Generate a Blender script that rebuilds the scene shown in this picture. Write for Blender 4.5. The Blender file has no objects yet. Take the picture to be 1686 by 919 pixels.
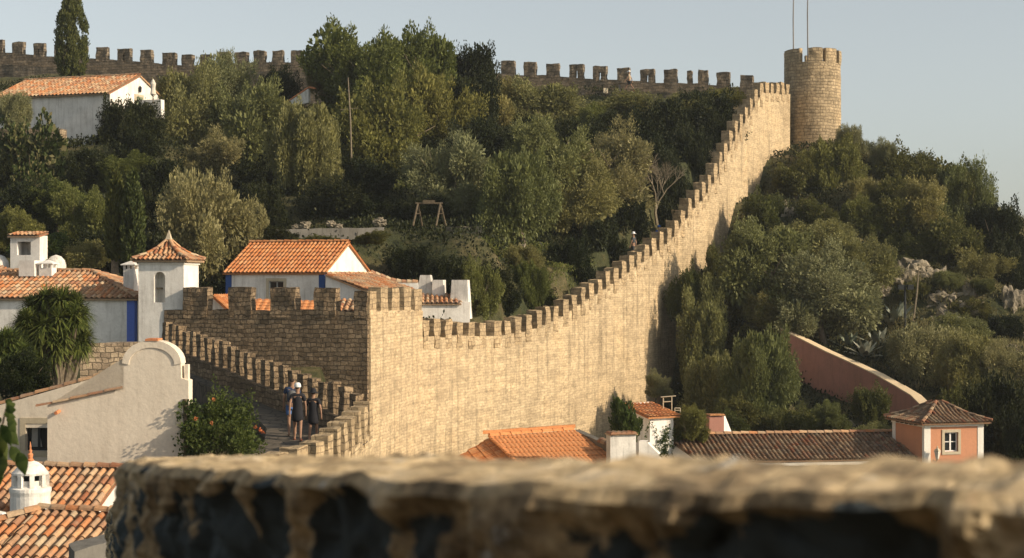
import bpy, bmesh, math, random
import numpy as np
from mathutils import Vector, Matrix, noise
R = math.radians
scene = bpy.context.scene
COL = scene.collection
FPX = 2700.0
def P(x, y, D):
    "point seen at photo pixel x,y standing D metres away (camera level at the origin, looking +Y)"
    return Vector(((x-843)/FPX*D, D, (459.5-y)/FPX*D))
SUN_AZ, SUN_EL = R(21), R(26)
rnd = random.Random(7)

# ------------------------------------------------------------------ objects
def tag(o, label=None, cat=None, group=None, kind=None):
    if label: o['label'] = label
    if cat: o['category'] = cat
    if group: o['group'] = group
    if kind: o['kind'] = kind
    return o
def thing(name, label, cat, loc, group=None):
    o = bpy.data.objects.new(name, None); COL.objects.link(o)
    o.location = loc; o.empty_display_size = .3
    return tag(o, label, cat, group)
def wloc(o):
    v = Vector((0, 0, 0))
    while o is not None:
        v += o.location; o = o.parent
    return v
class MB:
    def __init__(s): s.v = []; s.f = []; s.uv = []; s.mi = []
    def quad(s, pts, uvs=None, m=0):
        i = len(s.v); s.v += [tuple(p) for p in pts]; s.f.append(tuple(range(i, i+len(pts))))
        s.uv.append(uvs if uvs else [(p[0]+p[1], p[2]) for p in pts]); s.mi.append(m)
    def grid(s, o, a, b, na, nb, disp=None, uv=(0, 0), m=0):
        "grid patch from o along a and b"
        o = Vector(o); a = Vector(a); b = Vector(b); la = a.length; lb = b.length; i0 = len(s.v)
        for j in range(nb+1):
            for i in range(na+1):
                p = o + a*(i/na) + b*(j/nb)
                if disp: p = disp(p)
                s.v.append(tuple(p))
        for j in range(nb):
            for i in range(na):
                k = i0+j*(na+1)+i
                s.f.append((k, k+1, k+na+2, k+na+1)); s.mi.append(m)
                u0 = uv[0]+la*i/na; u1 = uv[0]+la*(i+1)/na; v0 = uv[1]+lb*j/nb; v1 = uv[1]+lb*(j+1)/nb
                s.uv.append([(u0, v0), (u1, v0), (u1, v1), (u0, v1)])
    def box(s, o, a, b, c, res=None, disp=None, m=0):
        "box with corner o, edges a (along), b (depth), c (up)"
        o = Vector(o); a = Vector(a); b = Vector(b); c = Vector(c)
        if res is None: na = nb = nc = 1
        else: na = max(1, round(a.length/res)); nb = max(1, round(b.length/res)); nc = max(1, round(c.length/res))
        ah = a.normalized(); uo = o.dot(ah) if c.z else 0; z0 = o.z
        s.grid(o, a, c, na, nc, disp, (uo, z0), m)
        s.grid(o+a+b, -a, c, na, nc, disp, (uo, z0), m)
        s.grid(o+a, b, c, nb, nc, disp, (uo+a.length, z0), m)
        s.grid(o+b, -b, c, nb, nc, disp, (uo+.37, z0), m)
        s.grid(o+c, a, b, na, nb, disp, (uo, 0), m)
        s.grid(o+b, a, -b, na, nb, disp, (uo, 0), m)
    def tube(s, pts, rads, n=7, m=0, cap=True):
        i0 = len(s.v); pts = [Vector(p) for p in pts]; L = 0
        for k, p in enumerate(pts):
            d = (pts[min(k+1, len(pts)-1)]-pts[max(k-1, 0)]).normalized()
            x = d.cross(Vector((0, 1, .01))); x.normalize() if x.length > .01 else None
            if x.length < .01: x = Vector((1, 0, 0))
            y = d.cross(x).normalized()
            for j in range(n):
                t = 2*math.pi*j/n; s.v.append(tuple(p+(x*math.cos(t)+y*math.sin(t))*rads[k]))
        for k in range(len(pts)-1):
            l = (pts[k+1]-pts[k]).length
            for j in range(n):
                a = i0+k*n+j; b = i0+k*n+(j+1) % n
                s.f.append((a, b, b+n, a+n)); s.mi.append(m)
                s.uv.append([(j*.1, L), (j*.1+.1, L), (j*.1+.1, L+l), (j*.1, L+l)])
            L += l
        if cap:
            for k in (0, len(pts)-1):
                s.f.append(tuple(i0+k*n+j for j in range(n))); s.mi.append(m); s.uv.append([(0, 0)]*n)
    def lathe(s, c, prof, n=24, m=0, ang=(0, 2*math.pi), disp=None):
        "prof: (r,z) pairs from the bottom up"
        c = Vector(c); i0 = len(s.v)
        full = abs(ang[1]-ang[0]-2*math.pi) < 1e-6
        for r, z in prof:
            for j in range(n+1):
                t = ang[0]+(ang[1]-ang[0])*j/n
                p = c+Vector((math.cos(t)*r, math.sin(t)*r, z))
                if disp: p = disp(p)
                s.v.append(tuple(p))
        rm = max(p[0] for p in prof); L = 0
        for k in range(len(prof)-1):
            l = math.hypot(prof[k+1][0]-prof[k][0], prof[k+1][1]-prof[k][1])
            for j in range(n):
                a = i0+k*(n+1)+j
                s.f.append((a, a+1, a+n+2, a+n+1)); s.mi.append(m)
                u0 = rm*(ang[0]+(ang[1]-ang[0])*j/n); u1 = rm*(ang[0]+(ang[1]-ang[0])*(j+1)/n)
                s.uv.append([(u0, L), (u1, L), (u1, L+l), (u0, L+l)])
            L += l
    def build(s, name, mat, parent=None, smooth=False, mats=None, loc=None):
        me = bpy.data.meshes.new(name)
        off = wloc(parent) if parent else (Vector(loc) if loc is not None else Vector((0, 0, 0)))
        arr = np.array(s.v, dtype=np.float32).reshape(-1, 3)
        if loc is not None and parent: off = off+Vector(loc)
        arr = arr-np.array(off, dtype=np.float32)
        me.from_pydata(arr.tolist(), [], s.f)
        uvl = me.uv_layers.new(name='UVMap')
        flat = np.array([c for f in s.uv for uv in f for c in uv], dtype=np.float32)
        uvl.data.foreach_set('uv', flat)
        for m in (mats or [mat]): me.materials.append(m)
        if mats: me.polygons.foreach_set('material_index', s.mi)
        if smooth: me.polygons.foreach_set('use_smooth', [True]*len(me.polygons))
        me.validate(); me.update()
        o = bpy.data.objects.new(name, me); COL.objects.link(o)
        if parent: o.parent = parent; o.location = loc if loc is not None else (0, 0, 0)
        elif loc is not None: o.location = loc
        return o
def rough(amp, sc=2.5, seed=0):
    q = Vector((seed*3.1, seed*1.7, 0))
    def f(p):
        return p+noise.noise_vector(p*sc+q)*amp+noise.noise_vector(p*sc*2.7+q)*amp*.45
    return f

# ------------------------------------------------------------------ materials
def newmat(name):
    m = bpy.data.materials.new(name); m.use_nodes = True
    nt = m.node_tree; b = nt.nodes['Principled BSDF']; b.inputs['Roughness'].default_value = .9
    b.inputs['Specular IOR Level'].default_value = .2
    return m, nt, b
def N(nt, t, **k):
    n = nt.nodes.new(t)
    for a, v in k.items():
        if a.startswith('i_'):
            key = a[2:].replace('_', ' ')
            n.inputs[key].default_value = v
        else: setattr(n, a, v)
    return n
def L(nt, a, b): nt.links.new(a, b)
def ramp(nt, src, stops, interp='LINEAR'):
    r = nt.nodes.new('ShaderNodeValToRGB'); e = r.color_ramp.elements; r.color_ramp.interpolation = interp
    while len(e) > 1: e.remove(e[0])
    e[0].position = stops[0][0]; e[0].color = (*stops[0][1], 1)
    for p, c in stops[1:]:
        x = e.new(p); x.color = (*c, 1)
    L(nt, src, r.inputs[0]); return r.outputs[0]
def mix(nt, fac, a, b, mode='MIX'):
    n = nt.nodes.new('ShaderNodeMix'); n.data_type = 'RGBA'; n.blend_type = mode
    for s, v in ((0, fac), (6, a), (7, b)):
        if isinstance(v, (int, float)): n.inputs[s].default_value = v
        elif isinstance(v, tuple): n.inputs[s].default_value = (*v, 1)
        else: L(nt, v, n.inputs[s])
    return n.outputs[2]
def g3(v): return (v, v, v)
def mapping(nt, src, scale, loc=(0, 0, 0)):
    m = nt.nodes.new('ShaderNodeMapping'); m.inputs['Scale'].default_value = scale; m.inputs['Location'].default_value = loc
    L(nt, src, m.inputs[0]); return m.outputs[0]
def tnoise(nt, vec, scale, detail=4, rough_=.6, out=0):
    n = N(nt, 'ShaderNodeTexNoise'); n.inputs['Scale'].default_value = scale
    n.inputs['Detail'].default_value = detail; n.inputs['Roughness'].default_value = rough_
    if vec is not None: L(nt, vec, n.inputs['Vector'])
    return n.outputs[out]
def bump(nt, b, h, strength, dist, prev=None):
    n = nt.nodes.new('ShaderNodeBump'); n.inputs['Strength'].default_value = strength; n.inputs['Distance'].default_value = dist
    L(nt, h, n.inputs['Height'])
    if prev: L(nt, prev, n.inputs['Normal'])
    L(nt, n.outputs[0], b.inputs['Normal']); return n.outputs[0]

def stone_mat(name, ca, cb, mortar, bw=.42, bh=.19, msize=.02, dist=.05, bstr=.9, stain=.45, warp=.05, lichen=None, hband=.6):
    m, nt, b = newmat(name)
    uv = N(nt, 'ShaderNodeUVMap').outputs[0]
    nz = tnoise(nt, uv, 2.2, 3, .6, 1)
    sub = N(nt, 'ShaderNodeVectorMath', operation='SUBTRACT'); L(nt, nz, sub.inputs[0]); sub.inputs[1].default_value = (.5, .5, .5)
    scl = N(nt, 'ShaderNodeVectorMath', operation='SCALE'); L(nt, sub.outputs[0], scl.inputs[0]); scl.inputs['Scale'].default_value = warp*3
    add = N(nt, 'ShaderNodeVectorMath', operation='ADD'); L(nt, uv, add.inputs[0]); L(nt, scl.outputs[0], add.inputs[1])
    br = N(nt, 'ShaderNodeTexBrick'); br.offset = .5; br.squash = .7; br.squash_frequency = 3
    L(nt, add.outputs[0], br.inputs['Vector'])
    br.inputs['Scale'].default_value = 1; br.inputs['Brick Width'].default_value = bw; br.inputs['Row Height'].default_value = bh
    br.inputs['Mortar Size'].default_value = msize; br.inputs['Mortar Smooth'].default_value = .6
    br.inputs['Color1'].default_value = (*ca, 1); br.inputs['Color2'].default_value = (*cb, 1); br.inputs['Mortar'].default_value = (*mortar, 1)
    # smaller rubble stones
    vo = N(nt, 'ShaderNodeTexVoronoi'); vo.feature = 'F1'; vo.inputs['Scale'].default_value = 1
    L(nt, mapping(nt, add.outputs[0], (1/bw*1.3, 1/bh*1.1, 1)), vo.inputs['Vector'])
    sepc = N(nt, 'ShaderNodeSeparateColor'); L(nt, vo.outputs['Color'], sepc.inputs[0])
    per = ramp(nt, sepc.outputs[0], [(0, g3(.76)), (.5, g3(1)), (1, g3(1.18))])
    c = mix(nt, .85, br.outputs['Color'], per, 'MULTIPLY')
    fine = ramp(nt, tnoise(nt, uv, 9, 6, .7), [(.25, g3(.6)), (.5, g3(1)), (.8, g3(1.25))])
    c = mix(nt, .8, c, fine, 'MULTIPLY')
    # vertical rain streaks and broad weather patches
    st = ramp(nt, tnoise(nt, mapping(nt, uv, (2.6, .16, 1)), 1.0, 5, .7), [(.36, g3(.5)), (.5, g3(.97)), (1, g3(1.08))])
    c = mix(nt, stain, c, st, 'MULTIPLY')
    hb = ramp(nt, tnoise(nt, mapping(nt, uv, (.3, 3.0, 1)), 1.0, 3, .6), [(.3, g3(.68)), (.55, g3(1)), (1, g3(1.1))])
    c = mix(nt, hband, c, hb, 'MULTIPLY')
    pt = ramp(nt, tnoise(nt, uv, .35, 5, .65), [(.3, (.66, .65, .64)), (.5, g3(1)), (.75, (1.12, 1.05, .96))])
    c = mix(nt, .75, c, pt, 'MULTIPLY')
    if lichen:
        lf = ramp(nt, tnoise(nt, uv, 1.7, 5, .75), [(.62, g3(0)), (.7, g3(1))])
        c = mix(nt, mix(nt, .5, (0, 0, 0), lf, 'MIX'), c, lichen)
    L(nt, c, b.inputs['Base Color'])
    hgt = mix(nt, .5, ramp(nt, br.outputs['Fac'], [(0, g3(1)), (1, g3(0))]), ramp(nt, vo.outputs['Distance'], [(0, g3(1)), (.9, g3(.1))]), 'MULTIPLY')
    hgt = mix(nt, .45, hgt, tnoise(nt, uv, 7, 6, .75))
    bump(nt, b, hgt, bstr, dist)
    return m
def plaster_mat(name, col, dirt=(.35, .31, .26), amt=.35, bs=.3):
    m, nt, b = newmat(name)
    g = N(nt, 'ShaderNodeTexCoord').outputs['Object']
    big = ramp(nt, tnoise(nt, g, .8, 6, .7), [(.42, g3(0)), (.75, g3(1))])
    st = ramp(nt, tnoise(nt, mapping(nt, g, (4, 4, .35)), 1.0, 5, .7), [(.5, g3(0)), (.72, g3(1))])
    f = mix(nt, 1.0, big, st, 'ADD')
    f = mix(nt, amt, (0, 0, 0), f)
    c = mix(nt, f, col, dirt)
    fine = ramp(nt, tnoise(nt, g, 14, 4, .7), [(.3, g3(.9)), (.7, g3(1.04))])
    c = mix(nt, 1.0, c, fine, 'MULTIPLY')
    L(nt, c, b.inputs['Base Color'])
    bump(nt, b, tnoise(nt, g, 5, 5, .65), bs, .04)
    return m
def tile_mat(name, cols, moss=.35):
    m, nt, b = newmat(name)
    uv = N(nt, 'ShaderNodeUVMap').outputs[0]
    fl = N(nt, 'ShaderNodeVectorMath', operation='FLOOR'); L(nt, uv, fl.inputs[0])
    wn = N(nt, 'ShaderNodeTexWhiteNoise'); wn.noise_dimensions = '2D'; L(nt, fl.outputs[0], wn.inputs[0])
    n = len(cols); c = ramp(nt, wn.outputs[0], [(i/(n-1), k) for i, k in enumerate(cols)])
    g = N(nt, 'ShaderNodeTexCoord').outputs['Object']
    fine = ramp(nt, tnoise(nt, g, 10, 5, .75), [(.3, g3(.62)), (.6, g3(1.05)), (1, g3(1.2))])
    c = mix(nt, .8, c, fine, 'MULTIPLY')
    mo = ramp(nt, tnoise(nt, g, 3.2, 6, .75), [(.5, g3(0)), (.66, g3(1))])
    c = mix(nt, mix(nt, moss, (0, 0, 0), mo), c, (.30, .27, .2))
    L(nt, c, b.inputs['Base Color'])
    bump(nt, b, tnoise(nt, g, 22, 4, .7), .4, .015)
    return m
def leaf_mat(name, cols, trans=.25, tcol=None, tf=1.35):
    m, nt, b = newmat(name)
    b.inputs['Roughness'].default_value = .55; b.inputs['Specular IOR Level'].default_value = .15
    g = N(nt, 'ShaderNodeNewGeometry')
    n = len(cols)
    c = ramp(nt, g.outputs['Random Per Island'], [(i/(n-1), k) for i, k in enumerate(cols)])
    oi = N(nt, 'ShaderNodeObjectInfo')
    c = mix(nt, .9, c, ramp(nt, oi.outputs['Random'], [(0, (.62, .74, .62)), (.5, (.88, .92, .86)), (1, (1.08, 1.0, .84))]), 'MULTIPLY')
    tc = N(nt, 'ShaderNodeTexCoord').outputs['Object']
    c = mix(nt, .7, c, ramp(nt, tnoise(nt, tc, 1.1, 3, .6), [(.3, g3(.62)), (.5, g3(1)), (.75, (1.25, 1.2, 1.05))]), 'MULTIPLY')
    L(nt, c, b.inputs['Base Color'])
    tr = N(nt, 'ShaderNodeBsdfTranslucent'); L(nt, c, tr.inputs[0])
    mx = N(nt, 'ShaderNodeMixShader'); mx.inputs[0].default_value = min(.48, trans*tf)
    L(nt, b.outputs[0], mx.inputs[1]); L(nt, tr.outputs[0], mx.inputs[2])
    L(nt, mx.outputs[0], nt.nodes['Material Output'].inputs[0])
    return m
def flat_mat(name, col, rough_=.8, var=.15, metal=0):
    m, nt, b = newmat(name); b.inputs['Roughness'].default_value = rough_; b.inputs['Metallic'].default_value = metal
    g = N(nt, 'ShaderNodeTexCoord').outputs['Object']
    c = mix(nt, 1.0, col, ramp(nt, tnoise(nt, g, 9, 4, .6), [(.3, g3(1-var)), (.7, g3(1+var))]), 'MULTIPLY')
    L(nt, c, b.inputs['Base Color']); return m

M = {}
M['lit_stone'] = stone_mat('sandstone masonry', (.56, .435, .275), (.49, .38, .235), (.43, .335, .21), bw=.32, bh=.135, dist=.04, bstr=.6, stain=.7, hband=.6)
M['dark_stone'] = stone_mat('shade darkened masonry', (.36, .265, .165), (.2, .145, .09), (.14, .105, .07), bw=.31, bh=.185, msize=.02, dist=.18, bstr=1.0, stain=.35, warp=.085)  # shade put into the colour: darker masonry for faces turned from the sun
M['ridge_stone'] = stone_mat('grey brown ridge masonry', (.255, .205, .145), (.14, .115, .085), (.1, .085, .065), bw=.5, bh=.24, dist=.14, bstr=1.0, stain=.35)
M['tower_stone'] = stone_mat('tower rubble masonry', (.50, .385, .24), (.37, .285, .175), (.26, .2, .125), bw=.44, bh=.25, msize=.03, dist=.1, bstr=.9, stain=.35, warp=.06)
M['merlon_stone'] = stone_mat('merlon masonry', (.47, .355, .215), (.36, .27, .16), (.28, .21, .13), bw=.4, bh=.2, dist=.06, bstr=.8, stain=.3)
M['rubble'] = stone_mat('rough field stone', (.4, .32, .22), (.22, .17, .12), (.15, .12, .085), bw=.3, bh=.2, dist=.1, warp=.09)
M['white'] = plaster_mat('whitewashed plaster', (.80, .77, .71), amt=.5)
M['cream'] = plaster_mat('old cream plaster', (.72, .64, .52), (.42, .35, .27), .3)
M['old_white'] = plaster_mat('stained whitewash', (.74, .71, .65), (.2, .185, .16), .6)
M['blue'] = plaster_mat('blue painted plaster', (.10, .17, .55), (.2, .25, .5), .3)
M['dark_blue'] = plaster_mat('dark blue painted plaster', (.035, .085, .26), (.1, .14, .25), .3)
M['pink'] = plaster_mat('faded pink plaster', (.44, .215, .165), (.26, .15, .11), .5)
M['salmon'] = plaster_mat('salmon plaster', (.54, .255, .145), (.42, .21, .13), .4)
M['ochre'] = plaster_mat('yellowish plaster', (.68, .53, .34), (.5, .4, .25), .3)
M['trim'] = plaster_mat('pale limestone trim', (.5, .43, .31), (.33, .28, .2), .4)
M['white_trim'] = plaster_mat('white trim', (.78, .74, .66), (.5, .46, .4), .25)
M['grey_plaster'] = plaster_mat('grey cement render', (.17, .16, .14), (.08, .075, .065), .7)
M['tile'] = tile_mat('old clay tiles', [(.42, .16, .06), (.52, .24, .11), (.36, .22, .13), (.55, .30, .15), (.48, .37, .24), (.30, .12, .06)], .4)
M['tile_orange'] = tile_mat('newer orange clay tiles', [(.50, .19, .065), (.57, .24, .09), (.44, .16, .06), (.58, .29, .13)], .3)
M['tile_bright'] = tile_mat('bright orange sheet tiles', [(.64, .27, .105), (.67, .29, .115), (.62, .26, .1)], .05)
M['tile_dark'] = tile_mat('lichened dark tiles', [(.16, .09, .05), (.25, .15, .085), (.14, .095, .065), (.33, .23, .14), (.22, .085, .045)], .6)
M['clay'] = flat_mat('terracotta', (.55, .22, .1), .8, .25)
M['mortar'] = flat_mat('ridge mortar', (.45, .33, .22), .9, .3)
M['bark'] = flat_mat('olive bark', (.17, .135, .095), .95, .35)
M['bark_pale'] = flat_mat('pale dry branches', (.2, .165, .115), .95, .3)
M['metal'] = flat_mat('painted metal', (.16, .15, .14), .5, .1, .3)
M['dark_metal'] = flat_mat('dark iron', (.03, .033, .035), .5, .1, .3)
M['wood'] = flat_mat('weathered timber', (.11, .085, .055), .85, .3)
M['green_paint'] = flat_mat('faded green door paint', (.17, .2, .13), .7, .15)
M['window_white'] = flat_mat('white window paint', (.78, .76, .72), .5, .05)
M['glass'] = flat_mat('dark window glass', (.02, .024, .026), .06, .1)
M['curtain'] = flat_mat('grey curtain', (.3, .3, .28), .9, .1)
M['lampglass'] = flat_mat('milky lamp glass', (.6, .56, .48), .2, .05)
M['canvas'] = flat_mat('pale canvas', (.6, .55, .46), .9, .1)
M['orange_petal'] = leaf_mat('orange red petals', [(.5, .13, .05), (.6, .22, .1)], .2)
M['olive'] = leaf_mat('olive foliage', [(.155, .15, .052), (.235, .225, .09), (.19, .182, .066), (.285, .27, .13), (.175, .168, .057)], .22)
M['olive_grey'] = leaf_mat('grey olive foliage', [(.18, .172, .082), (.26, .25, .125), (.215, .205, .098), (.31, .295, .17), (.21, .195, .095)], .2)
M['green'] = leaf_mat('mid green foliage', [(.12, .125, .032), (.2, .198, .06), (.15, .152, .042), (.25, .24, .085)], .25)
M['dark_green'] = leaf_mat('shade darkened evergreen foliage', [(.014, .020, .007), (.028, .034, .010), (.02, .026, .008), (.055, .058, .018)], .18)  # evergreen darkened further so its colour carries the thicket's shade
M['scrub'] = leaf_mat('scrub foliage', [(.065, .072, .02), (.12, .122, .036), (.085, .09, .026), (.16, .152, .055)], .2)
M['cypress'] = leaf_mat('cypress foliage', [(.045, .06, .02), (.075, .09, .028), (.11, .12, .04)], .12)
M['dry'] = leaf_mat('dry grass', [(.3, .23, .11), (.24, .2, .09), (.4, .31, .17), (.16, .17, .06)], .25)
M['grass'] = leaf_mat('green grass', [(.11, .14, .035), (.16, .18, .05), (.22, .2, .08)], .25)
M['yucca'] = leaf_mat('yucca foliage', [(.07, .10, .025), (.11, .14, .035), (.18, .2, .055), (.04, .06, .018)], .2)
M['agave'] = leaf_mat('agave leaves', [(.3, .31, .26), (.4, .4, .34), (.24, .26, .21), (.5, .45, .34)], .05)
M['broadleaf'] = leaf_mat('glossy broad leaves', [(.045, .07, .02), (.08, .11, .03), (.12, .15, .045)], .3)
M['flowering'] = leaf_mat('shrub foliage with pale blooms', [(.035, .05, .018), (.07, .085, .028), (.12, .12, .045), (.3, .23, .13)], .15)

def rock_mat():
    m, nt, b = newmat('limestone rock')
    g = N(nt, 'ShaderNodeTexCoord').outputs['Object']
    c = ramp(nt, tnoise(nt, g, .9, 7, .7), [(.3, (.1, .09, .07)), (.5, (.27, .23, .165)), (.7, (.42, .36, .27))])
    L(nt, c, b.inputs['Base Color']); bump(nt, b, tnoise(nt, g, 3, 8, .75), 1, .2); return m
M['rock'] = rock_mat()
def ground_mat():
    m, nt, b = newmat('hillside soil and turf')
    g = N(nt, 'ShaderNodeNewGeometry').outputs['Position']
    c = ramp(nt, tnoise(nt, g, .35, 6, .7), [(.3, (.03, .038, .016)), (.45, (.055, .06, .024)), (.58, (.10, .09, .04)), (.7, (.2, .155, .085))])
    c = mix(nt, .7, c, ramp(nt, tnoise(nt, g, 3, 6, .75), [(.3, g3(.5)), (.6, g3(1.1))]), 'MULTIPLY')
    L(nt, c, b.inputs['Base Color']); bump(nt, b, tnoise(nt, g, 2.5, 8, .75), 1, .25); return m
M['ground'] = ground_mat()
def path_mat():
    m, nt, b = newmat('worn paving')
    g = N(nt, 'ShaderNodeNewGeometry').outputs['Position']
    vo = N(nt, 'ShaderNodeTexVoronoi'); vo.feature = 'DISTANCE_TO_EDGE'; vo.inputs['Scale'].default_value = 2.4; L(nt, g, vo.inputs['Vector'])
    c = ramp(nt, vo.outputs[0], [(0, (.05, .045, .035)), (.08, (.13, .11, .085))])
    c = mix(nt, .7, c, ramp(nt, tnoise(nt, g, 4, 6, .7), [(.3, g3(.6)), (.7, g3(1.1))]), 'MULTIPLY')
    L(nt, c, b.inputs['Base Color']); bump(nt, b, vo.outputs[0], .6, .04); return m
M['path'] = path_mat()
def ray(px, A, B):
    "distance at which the sight line of column px meets the plan line A-B"
    k = (px-843)/FPX; dx = B[0]-A[0]; dy = B[1]-A[1]
    return (A[0]*dy-A[1]*dx)/(k*0+dy*k*1-dx) if False else (A[0]*dy-A[1]*dx)/(k*dy-dx)
def lerp_tab(x, tab):
    if x <= tab[0][0]: return tab[0][1]
    for (a, b), (c, d) in zip(tab, tab[1:]):
        if x <= c: return b+(d-b)*(x-a)/(c-a)
    return tab[-1][1]

# ------------------------------------------------------------------ plan of the walls
BAS_L = (-14.60, 68.8); BAS_C = (-5.77, 66.0); BIG0 = (-4.07, 74.3); BIG1 = (22.22, 131.0)
RIDA = (-46.8, 150.0); RIDB = (19.26, 130.0)
def wallx(y):
    return lerp_tab(y, [(0, -4.0), (41, -5.9), (50, -4.4), (66, -5.6), (74.3, -4.07), (131, 22.22), (140, 30)])

# ------------------------------------------------------------------ terrain
IN = [(300,900,40),(100,1060,33),(0,860,46),(100,870,45),(200,850,45),(300,830,46),(470,770,44),(500,745,50),(460,700,54),(430,690,57),(330,660,62),(200,660,60),(60,680,60),(0,640,66),(120,600,68),(200,600,68),(300,600,68),(400,600,70),(500,600,70),(580,600,72),
 (250,540,78),(480,535,80),(560,530,82),(650,535,84),(750,535,84),(340,480,86),(60,470,86),(150,460,88),(540,395,88),(450,395,88),(620,375,92),(760,390,90),
 (860,412,97),(740,372,96),(930,392,103),(620,300,108),(505,330,108),(200,240,112),(60,240,110),(60,330,100),(200,400,92),(350,420,92),
 (860,225,125),(1000,210,126),(300,200,130),(500,190,132),(100,150,135),(0,140,150),(700,190,130),(1100,190,127),(1180,200,126),
 (1000,160,134),(1150,165,131),(300,145,140),(120,128,146),(880,470,90),(800,480,84),(950,440,96),(1050,330,108),(1120,270,116),(700,470,86)]
OUT = [(1100,700,99),(1195,450,113),(1232,335,119),(1285,262,127),(1340,248,129),(1400,240,131),(1430,262,128),(1440,310,118),
 (1500,275,133),(1600,340,133),(1686,405,131),(1850,470,130),(1500,350,119),(1600,400,117),(1290,350,115),(1290,420,107),(1400,400,109),
 (1480,440,108),(1600,465,105),(1700,500,105),(1500,540,98),(1660,582,99),(1420,585,99),(1250,530,103),(1330,568,101),(1450,610,97),(1510,640,93),(1330,650,96.3),(1380,670,94),(1420,690,92.5),(1460,705,90.5),(1500,725,87.5),
 (1330,710,92),(1260,670,94),(1400,750,88),(1440,750,86),(1480,760,84),(1380,735,89),(1540,690,86),(1300,650,92),(1300,720,87),(1450,735,84),(1620,770,80),(1800,720,88),(1800,600,98),(1200,720,86),(1150,640,98)]
pin = [tuple(P(*p)) for p in IN]+[(-60,60,-6),(-60,100,3),(-70,150,12),(-20,20,-8),(-5,10,-8),(-30,0,-9),(-10,-30,-9),(-8,72,-3.8),(-3,78,-3.6),(2,86,-1.8),
                                  (-40,165,9),(0,165,8),(0,190,-5),(-60,200,-8),(24,150,8)]
pout = [tuple(P(*p)) for p in OUT]+[(0,40,-12.5),(0,62,-12),(-3,70,-11.5),(4,78,-11.5),(10,92,-10.5),(6,88,-11.5),(8.5,97,-11),(11.5,101,-9.8),(2,80,-11.5),(7,90,-11.3),(20,50,-13),(30,70,-11.5),(5,10,-12),(30,0,-14),(60,60,-14),
                                   (70,120,-12),(90,150,-20),(55,135,-3),(30,150,7),(45,160,0),(24,134,10.6),(40,175,-8),(60,170,-14)]
PI_ = np.array(pin); PO_ = np.array(pout)
def idw(x, y, T):
    d = (T[:, 0]-x)**2+(T[:, 1]-y)**2+.6
    w = d**-1.9
    return float((w*T[:, 2]).sum()/w.sum())
def hz(x, y, nz=True):
    s = x-wallx(y)
    a = idw(x, y, PI_) if s < -.2 else 0
    b = idw(x, y, PO_) if s > -1.9 else 0
    t = min(1, max(0, (s+1.9)/1.7)); z = a*(1-t)+b*t
    r = math.hypot(x, y-80)
    if r > 110:
        k = min(1, (r-110)/160); k = k*k*(3-2*k); z = z*(1-k)-62*k
    if nz and 45 < y < 200:
        z += (noise.noise(Vector((x*.25, y*.25, 0)))*.5+noise.noise(Vector((x*.9, y*.9, 3)))*.22)
    return z
def axis(lo, hi, st, far):
    a = []; x = lo
    while x <= hi: a.append(x); x += st
    s = st; x = hi
    post = []
    while x < far: s *= 1.35; x += s; post.append(x)
    s = st; x = lo; pre = []
    while x > -far: s *= 1.35; x -= s; pre.append(x)
    return pre[::-1]+a+post
gx = axis(-60, 66, .9, 9000); gy = axis(-10, 175, .9, 9000)
mb = MB(); nx = len(gx)
for y in gy:
    for x in gx: mb.v.append((x, y, hz(x, y)))
for j in range(len(gy)-1):
    for i in range(nx-1):
        k = j*nx+i; mb.f.append((k, k+1, k+nx+1, k+nx)); mb.mi.append(0); mb.uv.append([(0, 0)]*4)
tag(mb.build('ground', M['ground'], smooth=True), kind='structure')

# ------------------------------------------------------------------ wall builders
def wall_body(mb, pts, zs, bot, n_side, tp, hw, tt, jit=.05, step=.9, seed=1, face_amp=.0, m=0):
    """rampart along plan pts; zs sill heights; n_side=+1: the walk lies to the left of travel.
    cross section: outer face, sill of thickness tp, parapet inner face down hw, walk to tt, inner face down."""
    S = []; acc = 0
    for k in range(len(pts)-1):
        a = Vector(pts[k]); b = Vector(pts[k+1]); n = max(1, round((b-a).length/step))
        for i in range(n):
            t = i/n; S.append((a.lerp(b, t), zs[k]+(zs[k+1]-zs[k])*t, (b-a).normalized(), acc+(b-a).length*t, bot[k]+(bot[k+1]-bot[k])*t))
        acc += (b-a).length
    S.append((Vector(pts[-1]), zs[-1], S[-1][2], acc, bot[-1]))
    rr = random.Random(seed); rows = []
    for p, z, d, u, zb in S:
        nrm = Vector((-d.y, d.x))*n_side
        zj = z+rr.uniform(-jit, jit); o1 = rr.uniform(-jit, jit)*.7
        sec = [(0, zb), (-o1*.5, zj-(zj-zb)*.5), (0, zj-.35), (o1, zj), (tp+o1*.5, zj), (tp, z-hw), (tt, z-hw), (tt, zb)]
        if tt <= tp+.01: sec = [(0, zb), (-o1*.5, zj-(zj-zb)*.5), (0, zj-.35), (o1, zj), (tp+o1*.5, zj), (tp, zb)]
        rows.append((u, sec, p, nrm))
    for (u0, s0, p0, n0), (u1, s1, p1, n1) in zip(rows, rows[1:]):
        for j in range(len(s0)-1):
            q = []
            uv = []
            horiz = abs(s0[j][1]-s0[j+1][1]) < .12
            for (u, sc, p, n, jj) in ((u0, s0, p0, n0, j), (u1, s1, p1, n1, j), (u1, s1, p1, n1, j+1), (u0, s0, p0, n0, j+1)):
                o, z = sc[jj]; q.append((p.x+n.x*o, p.y+n.y*o, z)); uv.append((u, o) if horiz else (u, z))
            mb.quad(q, uv, m)
    for (u, sc, p, n) in (rows[0], rows[-1]):
        mb.quad([(p.x+n.x*o, p.y+n.y*o, z) for o, z in sc], [(o, z) for o, z in sc], m)
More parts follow.
